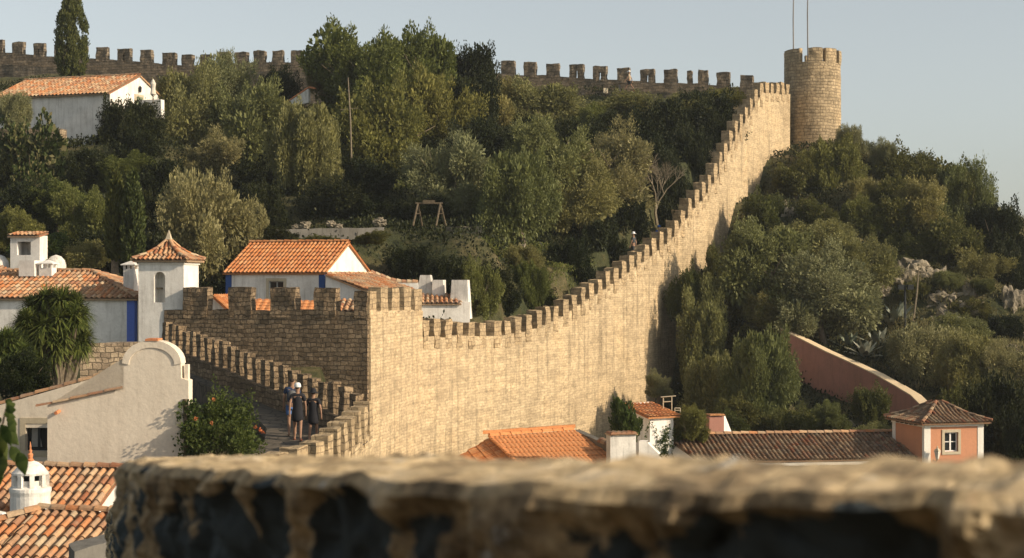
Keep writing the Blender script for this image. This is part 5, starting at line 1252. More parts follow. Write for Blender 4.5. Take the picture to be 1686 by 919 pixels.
# upper left
T('dark', 208, 208, 50, 44, 110, 'dark bushy tree covering the right end of the upper white house', group=G1)
T('flowering', 52, 262, 62, 68, 103, 'dark shrub speckled with pale blooms below the rounded garden wall', 'shrub', group=G1)
T('olive_grey', 22, 180, 24, 26, 107, 'small pale olive tree in front of the upper white house wall', name='olive_tree', group=G1, base=(26, 212))
T('olive_grey', 365, 150, 62, 58, 124, 'twiggy grey olive crown rising in front of the left skyline wall', group=G1)
T('olive', 310, 195, 68, 80, 118, 'broad olive tree right of the upper white house', group=G1)
T('olive', 405, 215, 70, 75, 116, 'olive crown just left of the dark gap under the hidden shed', group=G1)
T('olive_grey', 345, 262, 62, 45, 112, 'low grey olive crown above the big grey olive tree', group=G1)
T('olive', 505, 245, 60, 68, 106, 'rounded olive tree with a short double trunk left of the thin wooden pole', group=G1, base=(515, 330))
T('dark', 455, 150, 40, 40, 126, 'dark crown touching the skyline wall left of the tallest trees', group=G1)
T('green', 590, 132, 84, 84, 122, 'tallest tree of the hill, its left half, in front of the skyline wall', group=G1)
T('green', 690, 136, 80, 84, 123, 'tallest tree of the hill, its right half, rising above the skyline wall', group=G1)
T('green', 640, 215, 88, 85, 115, 'bright green lower crown under the tallest trees', group=G1)
T('green', 715, 205, 62, 80, 118, 'green crown on the right flank of the tallest trees', group=G1)
T('olive_grey', 535, 120, 28, 36, 124, 'thin wispy crown at the left edge of the tallest trees', group=G1)
T('dark', 782, 136, 54, 56, 128, 'dark round tree right of the tallest trees against the sky', group=G1)
T('olive', 815, 190, 55, 55, 124, 'olive crown below the dark round tree', group=G1)
T('olive', 890, 190, 72, 52, 125, 'grey green olive under the middle of the skyline wall', group=G1)
T('olive', 1065, 183, 75, 28, 127, 'long olive crown under the walking woman', group=G1)
T('green', 985, 200, 40, 26, 125, 'small yellowish green bush under the skyline wall', 'bush', group=G1)
T('dark', 1100, 222, 60, 50, 124, 'dark green tree under the right skyline wall', group=G1)
T('dark', 1165, 195, 55, 45, 125, 'dark green tree touching the top flight of the rampart', group=G1)
T('green', 1192, 165, 45, 20, 126, 'sunlit green crown tip beside the uppermost steps of the rampart', group=G1)
T('dark', 1060, 235, 55, 50, 121, 'dark tree behind the widest olive tree', group=G1)
# middle olives
T('olive_grey', 745, 292, 70, 66, 101, 'pale olive tree above the timber swing frame', group=G1, base=(756, 395))
T('olive', 850, 325, 72, 68, 97, 'olive tree with one thin leaning trunk on the lawn', group=G1, base=(863, 407))
T('olive', 912, 265, 78, 62, 104, 'widest olive tree, left part, near the middle of the hill', group=G1, base=(932, 388))
T('olive_grey', 1000, 275, 72, 70, 106, 'widest olive tree, right part, above the person in the white cap', group=G1)
T('olive', 955, 320, 62, 50, 102, 'lower hanging crown of the widest olive tree', group=G1)
T('dark', 770, 190, 45, 60, 121, 'dark crown in the gap right of the tallest trees', group=G1)
T('dark', 790, 235, 45, 40, 116, 'dark shrub in the shaded hollow above the pale olive', group=G1)
# lower left
T('olive_grey', 340, 375, 88, 82, 87, 'large grey olive tree behind the white turret and the orange roofed house', group=G1)
T('olive_grey', 418, 380, 25, 45, 88, 'narrow grey olive shoot at the right edge of the large grey olive', group=G1)
T('green', 95, 340, 52, 36, 95, 'bright feathery conifer on the left slope', group=G1)
T('green', 30, 375, 42, 30, 92, 'feathery green shrub at the left border above the small white hut', 'shrub', group=G1)
T('green', 140, 355, 45, 45, 93, 'blue green feathery conifer left of the twin cypress spires', group=G1)
T('dark', 175, 410, 60, 30, 86, 'loose dark shrub between the small white hut and the white turret', 'shrub', group=G1)
T('broad', 70, 405, 40, 20, 82, 'low leafy bush growing over the small white hut', 'bush', group=G1)
T('olive', 130, 425, 45, 26, 82, 'scrubby olive coloured bush behind the two small chimneys', 'bush', group=G1)
T('dark', 32, 612, 44, 34, 50, 'round dark bush under the yuccas at the left border', 'bush', group=G1)
T('green', 200, 285, 60, 30, 108, 'yellow green shrub band under the dark bushy tree', 'shrub', group=G1)
# shaded centre
T('green', 870, 470, 32, 36, 88, 'sunlit green bush left of the climbing battlements', 'bush', group=G1)
T('green', 790, 475, 32, 45, 86, 'sunlit green bush right of the two big chimneys', 'bush', group=G1)
T('olive', 860, 425, 34, 20, 93, 'small pale bush around the dark rubble wall', 'bush', group=G1)
T('dark', 1070, 340, 38, 55, 107, 'dark crown behind the bare branched tree', group=G1)
for i, (x, y, rx, ry, D) in enumerate([(470,300,60,45,110),(430,340,50,45,102),(560,330,60,40,103),(600,300,55,45,110),(640,345,50,28,98),(735,455,55,42,86),
        (800,462,50,34,90),(680,440,45,40,84),(930,430,50,40,94),(990,400,50,45,98),(950,470,45,35,90),(880,500,40,30,84),(1030,350,45,50,103),(1100,300,40,60,112),(1130,250,45,50,118),
        (1010,440,35,35,95),(260,300,60,40,106),(150,280,60,40,104),(90,300,60,40,101),(250,360,40,50,97),(60,330,60,35,98),(20,300,50,50,101),(380,290,60,30,108),(700,350,45,30,95),
        (1170,240,35,45,121),(830,250,50,40,113),(420,270,50,50,115),(820,500,40,30,81),(750,500,40,30,83),(230,240,50,30,110),(300,330,50,30,98),
        (620,260,60,50,117),(560,240,50,60,118),(690,270,60,50,116),(960,230,60,40,118),(1020,220,50,40,120),(900,230,60,40,117),(110,420,40,20,84),(210,420,40,40,88),(1140,200,50,40,123),(1060,270,50,50,115),(470,400,30,20,84),(1080,380,30,40,104),(1120,330,25,40,111)]):
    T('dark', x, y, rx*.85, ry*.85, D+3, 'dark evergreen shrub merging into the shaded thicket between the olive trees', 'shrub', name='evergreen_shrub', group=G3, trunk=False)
T('scrub', 520, 396, 36, 8, 84.5, 'low ground shrub in front of the left part of the long grey wall', 'shrub', group=G1, lock=True, trunk=False)
T('scrub', 612, 390, 30, 10, 85, 'low ground shrub in front of the right end of the long grey wall', 'shrub', group=G1, lock=True, trunk=False)
T('dark', 455, 385, 20, 12, 84.5, 'low dark shrub at the left end of the long grey wall', 'shrub', group=G1, lock=True, trunk=False)
# outer hill
T('olive', 1156, 545, 44, 80, 101.5, 'tall olive shrub growing against the foot of the rampart', group=G2)
T('olive', 1262, 445, 82, 72, 104, 'broad olive tree in the middle of the outer slope, left one', group=G2)
T('olive_grey', 1358, 470, 78, 66, 101, 'broad grey olive tree in the middle of the outer slope, right one', group=G2)
T('olive', 1405, 440, 50, 50, 104, 'olive crown bordering the pale rocks', group=G2)
T('olive', 1262, 625, 64, 72, 91, 'yellow green olive tree in front of the pink curved wall', group=G2)
T('olive', 1270, 518, 55, 36, 103, 'olive scrub hanging over the top of the pink curved wall', group=G2, lock=True)
T('dark', 1262, 352, 36, 36, 115, 'round dark shrub beside the rampart on the outer slope', 'shrub', group=G2)
T('dark', 1312, 290, 42, 30, 121, 'low dark shrub at the foot of the round tower', 'shrub', group=G2)
T('green', 1375, 280, 45, 50, 122, 'ragged dark pine right of the tower foot', 'tree', name='pine_tree', group=G2)
T('dark', 1345, 255, 22, 26, 124, 'small pine crown overlapping the tower base', name='pine_tree', group=G2)
T('olive_grey', 1400, 235, 20, 26, 127, 'thin pale shrub just right of the round tower', 'shrub', group=G2)
T('olive_grey', 1455, 262, 28, 32, 126, 'pale feathery shrub at the left end of the domed thicket', 'shrub', group=G2)
T('dark', 1510, 290, 62, 45, 125, 'top of the dark domed thicket on the outer ridge', group=G2)
T('dark', 1575, 325, 62, 55, 124, 'dark tree on the right shoulder of the domed thicket', group=G2)
T('dark', 1480, 340, 60, 50, 121, 'dark tree at the left flank of the domed thicket', group=G2)
T('olive', 1590, 335, 52, 65, 126, 'olive tinged crown on the outline of the domed thicket', group=G2)
T('dark', 1640, 385, 48, 50, 122, 'lowest dark crown of the domed thicket near the right border', group=G2)
T('olive_grey', 1668, 365, 18, 22, 128, 'pale sprig against the sky at the right border', 'shrub', group=G2)
T('dark', 1560, 400, 60, 45, 118, 'dark tree in the heart of the domed thicket', group=G2)
T('dark', 1475, 405, 50, 32, 115, 'dark tree above the pale rocks', group=G2)
T('green', 1410, 365, 48, 36, 117, 'mid green tree left of the domed thicket', group=G2)
T('dark', 1345, 355, 42, 28, 117, 'dark shrub between the two rock patches', 'shrub', group=G2)
T('olive', 1350, 395, 60, 30, 111, 'olive scrub above the two broad olive trees', 'shrub', group=G2)
T('olive', 1495, 375, 22, 28, 113, 'small pale olive inside the dark thicket', group=G2)
T('olive', 1610, 440, 55, 36, 110, 'grey green olive above the right hand rocks', group=G2)
T('dark', 1665, 450, 40, 45, 112, 'dark crown at the right border above the rocks', group=G2)
T('olive_grey', 1520, 582, 58, 42, 96, 'olive tree just right of the lower agaves', group=G2, lock=True)
T('olive', 1598, 608, 60, 56, 92, 'olive tree behind the roof of the pink turret', group=G2, lock=True)
T('olive_grey', 1655, 615, 52, 50, 91, 'olive tree at the right border above the dark mass', group=G2)
T('olive', 1570, 545, 42, 26, 98, 'low olive bush under the pale rocks', 'bush', group=G2)
T('dark', 1434, 668, 34, 33, 84, 'round dark bush in front of the pink curved wall', 'bush', group=G2)
T('dark', 1585, 680, 40, 40, 84, 'dark bush behind the ridge of the pink turret roof', 'bush', group=G2)
T('dark', 1640, 690, 50, 70, 80, 'dark mass of leaves right of the pink turret', 'bush', group=G2)
T('dark', 1690, 730, 40, 60, 76, 'dark leaves at the lower right border', 'bush', group=G2)
T('broad', 1028, 688, 24, 30, 68, 'compact dark shrub standing between the chimney and the white cottage', 'shrub', group=G2)
T('green', 1138, 695, 30, 26, 75, 'loose green shrub right of the white cottage', 'shrub', group=G2)
T('olive_grey', 1083, 630, 22, 20, 95, 'dry sprig at the foot of the rampart corner', 'shrub', group=G2)
for i, (x, y, rx, ry, D) in enumerate([(1180,640,45,50,95),(1230,690,45,35,88),(1300,700,40,30,86),(1360,690,35,28,88),(1180,440,25,35,112),(1235,400,30,25,112),
       (1420,320,30,25,122),(1130,480,25,40,103),(1200,700,30,25,84),(1440,720,40,20,82),(1600,660,50,40,86),(1505,478,24,14,104),(1555,462,26,14,106),(1598,508,28,16,103),(1650,535,30,16,101),(1535,540,28,14,100),(1470,430,26,12,110),(1620,470,22,12,107),(1520,350,60,50,122)]):
    T('dark' if i % 3 else 'olive', x, y, rx, ry, D, 'small scrubby bush of the outer slope between rocks and olive trees', 'bush', name='scrub_bush', group='scrub on the outer slope', trunk=False)
# low far growth that reads as one mass
def cover(name, label, mat, n, region, hgt, l, w, seed, kind='stuff', cat='plants'):
    rng = np.random.default_rng(seed); r = random.Random(seed); P_ = []; lb = LB(); k = 0
    while len(P_) < n and k < n*6:
        k += 1; x, y = region(r)
        if x is None: continue
        if noise.noise(Vector((x*.22, y*.22, seed))) < (-.12 if name != 'undergrowth' else -.5): continue
        z = hz(x, y); g = noise.noise(Vector((x*.8, y*.8, 7)))*.5+.5
        for _ in range(6): P_.append((x+r.gauss(0, .25), y+r.gauss(0, .25), z+r.uniform(-.05, hgt*g)))
    A = np.array(P_); lb.leaves(A, np.tile(np.array([0, 0, 1.0]), (len(A), 1)), l, w, rng, .55)
    o = bpy.data.objects.new(name, lb.mesh(name, mat)); COL.objects.link(o); tag(o, label, cat, kind=kind)
def reg_in(r):
    x = r.uniform(-46, 24); y = r.uniform(68, 134)
    return (x, y) if x < wallx(y)-2.6 and abs(x/y) < .36 and not (x > -18 and y < 78) else (None, None)
def reg_out(r):
    x = r.uniform(-2, 46); y = r.uniform(78, 134)
    return (x, y) if x > wallx(y)+.3 and x/y < .36 and not (x/y > .222 and 95 < y < 113 and r.random() < .6) else (None, None)
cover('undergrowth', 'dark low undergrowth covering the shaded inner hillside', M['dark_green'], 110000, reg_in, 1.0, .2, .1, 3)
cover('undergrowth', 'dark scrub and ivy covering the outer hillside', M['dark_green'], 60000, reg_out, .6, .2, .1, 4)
cover('dry_grass', 'tufts of dry blond grass between the rocks of the outer slope', M['dry'], 26000, lambda r: (lambda x, y: (x, y) if x > wallx(y)+1 and .2 < x/y < .36 else (None, None))(r.uniform(12, 46), r.uniform(92, 128)), .5, .4, .03, 5, cat='grass')
cover('grass', 'short sunlit grass on the small lawn under the leaning olive', M['grass'], 12000, lambda r: (lambda x, y: (x, y))(r.uniform(-3, 4.5), r.uniform(91, 99)), .12, .16, .04, 6, cat='grass')
cover('grass', 'patch of pale grass in the clearing under the tallest trees', M['grass'], 8000, lambda r: (lambda x, y: (x, y))(r.uniform(-10.5, -6), r.uniform(104, 110)), .12, .16, .04, 8, cat='grass')

# cypresses: flame shaped clumps
def cypress(cx, ytop, ybot, rx, D, label, seed, nl=12000, tips=14, group=None):
    rng = np.random.default_rng(seed); r = random.Random(seed); m = D/FPX; zt_ = zat(ytop, D); zb_ = zat(ybot, D); H = zt_-zb_; W = rx*m; c = P(cx, 459.5, D); b = Vector((c.x, D, zb_)); lb = LB()
    t = thing('cypress_tree', label, 'cypress', tuple(b), group)
    for k in range(tips*9):
        f = r.uniform(0, .97); a = r.uniform(0, 6.283); rad = W*min(1, (1-f)*2.0+.12)*(.55+.45*min(1, f*6+.4))
        if f > .9: rad = W*.25
        q = np.array((math.cos(a)*rad*.66, math.sin(a)*rad*.66, H*f)); th = H*.11*r.uniform(.6, 1.3); n = nl//(tips*9)
        u = rng.uniform(0, 1, n); ang = rng.uniform(0, 6.283, n); sp = W*.23*np.sin(np.pi*np.clip(u*.85+.12, 0, 1))*rng.uniform(.4, 1, n)
        Pp = np.stack([q[0]+np.cos(ang)*sp+u*math.cos(a)*W*.1, q[1]+np.sin(ang)*sp+u*math.sin(a)*W*.1, q[2]+u*th*1.25], 1)
        lb.leaves(Pp, np.tile(np.array([math.cos(a)*.3, math.sin(a)*.3, 1.0]), (n, 1)), .22, .07, rng, .25)
    n = 900; u = rng.uniform(0, .85, n); ang = rng.uniform(0, 6.283, n); rr = W*.45*(1-u)*rng.uniform(0, 1, n)
    lb.leaves(np.stack([np.cos(ang)*rr, np.sin(ang)*rr, u*H], 1), np.tile(np.array([0, 0, 1.0]), (n, 1)), .5, .3, rng, .3)
    o = bpy.data.objects.new('crown', lb.mesh('crown', M['cypress'])); COL.objects.link(o); o.parent = t
    mb = MB(); mb.tube([b-Vector((0, 0, .8)), b+Vector((0, 0, H*.5)), b+Vector((0, 0, H*.95))], [.2, .12, .03], 8); mb.build('trunk', M['bark'], t)
cypress(118, -4, 128, 30, 134, 'dense tall cypress standing against the sky at the upper left', 5, 15000)
cypress(189, 288, 432, 17, 81, 'slender cypress spire left of its twin behind the white turret', 6, 8000, group='twin cypress spires')
cypress(219, 302, 440, 21, 80.5, 'slender cypress spire right of its twin behind the white turret', 7, 8000, group='twin cypress spires')

# bare twiggy tree
def bare(cx, cy, D, H, label, seed):
    b = P(cx, cy, D); t = thing('bare_tree', label, 'tree', tuple(b)); r = random.Random(seed); mb = MB()
    def br(p, d, l, rad, k):
        q = p+d*l; mb.tube([p, p.lerp(q, .5)+Vector((r.uniform(-.1, .1)*l, r.uniform(-.1, .1)*l, 0)), q], [rad, rad*.8, rad*.6], 5, cap=False)
        if k == 0: return
        for _ in range(3 if k > 2 else 4):
            nd = (d+Vector((r.uniform(-.8, .8), r.uniform(-.6, .6), r.uniform(-.15, .55)))).normalized(); br(q if r.random() > .3 else p.lerp(q, .7), nd, l*r.uniform(.6, .85), rad*.58, k-1)
    br(b-Vector((0, 0, .5)), Vector((-.05, 0, 1)).normalized(), H*.36, .12, 5); mb.build('branches', M['bark_pale'], t)
bare(1082, 358, 106.5, 4.2, 'bare tree with pale leafless branches beside the climbing battlements', 4)
bare(1056, 335, 106, 2.8, 'smaller leafless tree tangled with the widest olive tree', 9)

# yuccas
def yucca(cx, cy, rx, ry, D, label, nh, seed, base_y):
    rng = np.random.default_rng(seed); r = random.Random(seed); m = D/FPX; c = P(cx, cy, D); b = P(cx, base_y, D)
    t = thing('yucca', label, 'yucca', tuple(b), 'yuccas at the left border'); lb = LB(); mb = MB()
    for k in range(nh):
        d = rdir(r); d[2] = d[2]*.85+.1
        q = np.array((d[0]*rx*m*.72, d[1]*rx*m*.6-.15, d[2]*ry*m*.8)); n = 150
        dd = rng.normal(0, 1, (n, 3)); dd /= np.linalg.norm(dd, axis=1)[:, None]; dd[:, 2] = dd[:, 2]*.75+.22
        base = np.array(c-b)+q
        # drooping blades in two segments
        l = .62; w = .05
        P0 = base+dd*.05; D0 = dd/np.linalg.norm(dd, axis=1)[:, None]
        S = np.cross(D0, np.array([0, 0, 1.0])); S /= np.linalg.norm(S, axis=1)[:, None]+1e-6
        ll = rng.uniform(.75, 1.1, n)[:, None]*l; P1 = P0+D0*ll*.55; D1 = D0-np.array([0, 0, .45]); P2_ = P1+D1*ll*.5
        lb.q.append(np.stack([P0-S*w*.4, P0+S*w*.4, P1+S*w*.5, P1-S*w*.5], 1)); lb.q.append(np.stack([P1-S*w*.5, P1+S*w*.5, P2_+S*w*.08, P2_-S*w*.08], 1))
        e = b+Vector(base); mb.tube([b-Vector((0, 0, .3)), b.lerp(e, .5)+Vector((r.uniform(-.2, .2), 0, 0)), e], [.12, .09, .07], 7)
    o = bpy.data.objects.new('crown', lb.mesh('crown', M['yucca'])); COL.objects.link(o); o.parent = t; mb.build('stems', M['bark'], t)
yucca(92, 545, 72, 75, 56, 'big many headed yucca in front of the blue cornered house', 60, 3, 680)
yucca(14, 590, 36, 38, 53, 'smaller yucca cut by the left border', 20, 5, 690)
# agaves
def agave(cx, cy, D, s, label, seed, group='agaves on the outer slope'):
    D = hit(cx, cy, 85) or D; b = P(cx, cy, D); t = thing('agave', label, 'agave', tuple(b), group); r = random.Random(seed); mb = MB()
    for k in range(26):
        a = k*2.399; e = R(18+62*((k % 13)/13)); l = s*r.uniform(.75, 1.1); w = s*.11; d = Vector((math.cos(a)*math.cos(e), math.sin(a)*math.cos(e), math.sin(e))); sd_ = Vector((-math.sin(a), math.cos(a), 0)); up = sd_.cross(d)
        pr = [b+d*l*.04]; ps_ = [(0, .5), (.35, 1), (.7, .75), (1, .04)]; prev = None
        for f_, wf in ps_:
            p = b+d*l*f_+Vector((0, 0, -.18*s*f_*f_)); cur = (p-sd_*w*wf, p-up*w*.35*wf, p+sd_*w*wf)
            if prev:
                i = len(mb.v); mb.v += [tuple(x) for x in prev+cur]
                for q in ((0, 1, 4, 3), (1, 2, 5, 4), (0, 3, 5, 2)): mb.f.append(tuple(i+x for x in q)); mb.uv.append([(0, 0)]*4); mb.mi.append(0)
            prev = cur
    mb.build('leaves', M['agave'], t); return t
agave(1400, 580, 94.5, 1.8, 'grey agave rosette at the upper edge of the pink curved wall, left one', 1)
agave(1424, 590, 93.6, 1.6, 'grey agave rosette at the upper edge of the pink curved wall, middle one', 2)
agave(1447, 575, 94, 1.7, 'grey agave rosette nearest the olive tree behind the pink curved wall', 3)
agave(1478, 535, 98, 1.9, 'tall grey agave rosette under the floodlights', 4)
agave(1465, 540, 98.5, 1.4, 'smaller agave just left of the one under the floodlights', 5)
q = P(1503, 535, 99); t = thing('agave_stalk', 'thin orange brown dead agave stalk leaning beside the floodlight pole', 'flower stalk', tuple(q)); mb = MB(); mb.tube([q, P(1510, 480, 99), P(1513, 440, 99)], [.06, .05, .025], 6); mb.build('stalk', M['bark_pale'], t)
# rosebush by the walk
c = P(368, 712, 45); t = thing('rose_bush', 'dark bush with orange red flowers beside the cream building', 'bush', (c.x, c.y, -7.5))
o = bpy.data.objects.new('crown', crown('crown', M['broadleaf'], 71, nl=9000, l=.1, w=.06, clumps=90, csz=(.1, .2), flatb=-.9, spiky=.3)); COL.objects.link(o); o.parent = t; o.location = c-t.location-Vector((0, 0, .15)); o.scale = (.56, .5, .62)
trunk_mesh(Vector((c.x, c.y, -7.5)), c-Vector((0, 0, .6)), .08, 3, spread=(.8, .8), parent=t)
r = random.Random(3)
for x, y in ((352,658),(348,697),(421,703),(428,707),(433,712),(322,690)):
    p = P(x, y, 44.3); lb = LB(); rng = np.random.default_rng(x); n = 14; d = rng.normal(0, 1, (n, 3)); lb.leaves(np.array(p-t.location)+d*.012, d, .045, .05, rng)
    o = bpy.data.objects.new('flower', lb.mesh('flower', M['orange_petal'])); COL.objects.link(o); o.parent = t
q = P(308, 660, 44.8); t = thing('wooden_post', 'ivy wrapped wooden post at the right corner of the cream building', 'post', (q.x, q.y, -7.5)); mb = MB(); mb.tube([(q.x, q.y, -7.5), P(307, 700, 44.8), P(305, 657, 44.8)], [.09, .08, .07], 7); mb.build('shaft', M['wood'], t)
lb = LB(); rng = np.random.default_rng(4); A = np.stack([rng.normal(.06, .14, 1500), rng.normal(0, .12, 1500), rng.uniform(1.2, 4.15, 1500)], 1); lb.leaves(A, A*np.array([1, 1, 0])+.01, .1, .08, rng); o = bpy.data.objects.new('ivy', lb.mesh('ivy', M['broadleaf'])); COL.objects.link(o); o.parent = t
# creeper on the white cottage
q = P(1100, 715, 73.5); t = thing('creeper', 'sparse dark creeper climbing the sunlit cottage wall', 'creeper', tuple(q)); rng = np.random.default_rng(8); lb = LB(); A = []
for k in range(9):
    p = np.array([.25+.12*k-.4, 0, -1.0]); 
    for j in range(80):
        p = p+rng.normal(0, .03, 3)*np.array([1.3, 0, 1])+np.array([0, 0, .017]); A.append(p.copy())
A = np.array(A); off = np.array([[(math.cos(R(30))*a[0]), math.sin(R(30))*a[0]+.0, a[2]] for a in A]); o3 = fc(.45, -.06, 0); off = off+np.array([o3.x-q.x, o3.y-q.y, 0]); lb.leaves(off, np.tile(np.array([0, -1.0, .2]), (len(off), 1)), .09, .07, rng, .9)
o = bpy.data.objects.new('leaves', lb.mesh('leaves', M['broadleaf'])); COL.objects.link(o); o.parent = t
# close leaves at the left border
t = thing('leafy_branch', 'out of focus branch with large green leaves entering at the left border', 'branch', tuple(P(-40, 740, 9))); mb = MB(); ml = MB()
stem = [P(-40, 760, 9), P(-12, 730, 9), P(4, 700, 9), P(10, 672, 9)]; mb.tube(stem, [.012, .01, .007, .004], 6); mb.build('twig', M['bark'], t)
r = random.Random(2)
for x, y, a, l in ((-8,720,-60,.17),(-4,712,-75,.15),(2,705,-35,.16),(0,700,-55,.15),(10,690,-15,.09),(12,693,-40,.1),(6,682,-5,.09),(8,676,20,.1),(2,690,200,.12),(-10,735,-80,.17),(-14,745,-65,.18),(-6,690,150,.12),(30,745,-70,.15),(10,672,40,.09),(12,668,75,.08),(18,735,-60,.13),(5,750,-95,.14),(-2,770,-100,.15)):
    l *= .72; ml = MB(); o_ = P(x, y, 9+r.uniform(-.15, .15)); an = R(a); d = Vector((math.cos(an), r.uniform(-.3, .3), math.sin(an))).normalized(); s_ = d.cross(Vector((r.uniform(-.5, .5), 1, r.uniform(-.3, .3)))).normalized(); up = s_.cross(d)
    prof = [(0, .05), (.2, .26), (.45, .36), (.7, .27), (.9, .1), (1, .01)]; pv = None
    for f_, w_ in prof:
        p = o_+d*l*f_+Vector((0, 0, -.25*l*f_*f_)); cur = (p-s_*l*w_+up*l*.06, p, p+s_*l*w_+up*l*.06)
        if pv:
            i = len(ml.v); ml.v += [tuple(v) for v in pv+cur]
            for qd in ((0, 1, 4, 3), (1, 2, 5, 4)): ml.f.append(tuple(i+v for v in qd)); ml.uv.append([(0, 0)]*4); ml.mi.append(0)
        pv = cur
    ml.build('leaf', M['broadleaf'], t, smooth=True)
# rocks
def rock(cx, cy, D, sx, sz, label, seed, group, sy=None, name='rock'):
    if group and 'outer' in group: D = hit(cx, cy) or D
    c = P(cx, cy, D)-Vector((0, 0, sz*.45 if group and 'outer' in group else 0)); t = bm = bmesh.new(); bmesh.ops.create_icosphere(bm, subdivisions=4, radius=1); q = Vector((seed*2.7, seed, 0))
    for v in bm.verts:
        d, _ = noise.voronoi(v.co*2.3+q); e_ = noise.cell(v.co*2.1+q); v.co *= 1+.4*(d[1]-d[0]-.3)+.16*(e_-.5)+noise.noise(v.co*2.2+q)*.45+noise.noise(v.co*9+q)*.1
        v.co = Vector((v.co.x*sx, v.co.y*(sy or sx*.7), v.co.z*sz))
    me = bpy.data.meshes.new(name); bm.to_mesh(me); bm.free(); me.materials.append(M['rock']); o = bpy.data.objects.new(name, me); COL.objects.link(o); o.location = c; tag(o, label, 'rock', group)
rr = random.Random(11)
for i, (x, y, D, sx, sz) in enumerate([q_ for n_, q_ in enumerate([(1485,448,110,1.0,.7),(1500,432,111,1.6,.5),(1470,505,103,1.2,.4),(1560,480,106,1.6,.5),(1590,500,104,1.4,.5),(1620,530,102,1.5,.5),(1580,535,101,1.2,.4),(1680,450,110,1.0,.9),(1520,530,101,1.3,.35),(1690,540,101,1.2,.5),(1450,470,107,.9,.4),(1510,455,109,1.3,.8),(1540,450,110,1.2,.7),(1500,485,106,.9,.6),(1530,500,104,1.5,.6),(1565,510,103,1.2,.5),(1600,470,108,.9,.6),(1640,470,108,1.3,1.0),(1665,490,106,1.2,1.1),(1620,445,112,.9,.6),
      (1655,520,103,1,.8),(1545,525,101,1.2,.4),(1300,350,116,.8,.7),(1315,370,114,1.0,.8),(1290,335,117,.7,.5),(1270,395,111,.9,.4),(1330,265,125,.8,.6),(1420,300,123,.8,.3),(1420,315,121,.9,.25),(1410,330,120,.7,.25),(1635,560,99,1.2,.4),(1670,570,98,1,.4),
      (1475,470,107,.8,.6),(1390,300,124,.7,.5),(1370,238,127,.8,.6),(1385,415,109,.7,.4),(1580,560,99,.8,.3),(1195,590,96,.6,.6),(1210,690,86,.9,.8),(1320,700,85,1.1,.7),(1395,700,84,.8,.6),(1250,700,86,.8,.6)]) if n_ % 3 != 2]):
    rock(x, y+8, D, sx*.9, sz*1.7, 'pale limestone outcrop breaking through the scrub of the outer slope', i, 'limestone outcrops of the outer slope', name='rock_outcrop')
for i, (x, y, D, s_, lab) in enumerate([(625,366,89.5,.32,'sunlit pale boulder at the right end of the long grey wall'),(487,374,88,.2,'small pale stone left among those above the long grey wall'),(502,371,88,.28,'pale rock heap behind the long grey wall, left one'),(545,369,88,.24,'pale rock behind the long grey wall, middle one'),(557,373,88,.2,'smaller pale rock right of the middle one behind the long grey wall'),(862,412,94,.4,'brownish boulder on the lawn in the sun')]):
    rock(x, y, D, s_*1.2, s_*.8, lab, 50+i, 'stones behind the long grey wall' if i != 5 else None)
# ------------------------------------------------------------------ people
def skin_obj(name, verts, edges, rads, mat, parent, sub=1, root=0):
    me = bpy.data.meshes.new(name); me.from_pydata([tuple(v) for v in verts], edges, []); me.update()
    o = bpy.data.objects.new(name, me); COL.objects.link(o); o.parent = parent; me.materials.append(mat)
    md = o.modifiers.new('Skin', 'SKIN'); md.use_smooth_shade = True
    for i, r_ in enumerate(rads):
        sv = me.skin_vertices[0].data[i]; sv.radius = (r_ if isinstance(r_, tuple) else (r_, r_)); sv.use_root = (i == root)
    o.modifiers.new('Sub', 'SUBSURF').levels = sub; o.modifiers['Sub'].render_levels = sub
    return o
MS = {k: flat_mat(k, c, .8, .12) for k, c in {'skin': (.3, .18, .12), 'dark hair': (.04, .028, .02), 'navy cloth': (.02, .035, .075), 'blue cloth': (.07, .14, .32), 'black cloth': (.018, .018, .022), 'white cloth': (.7, .7, .68), 'grey cloth': (.12, .12, .12), 'red cloth': (.35, .07, .04), 'tan cloth': (.42, .35, .24), 'bright blue cloth': (.04, .12, .4), 'charcoal cloth': (.05, .055, .06)}.items()}
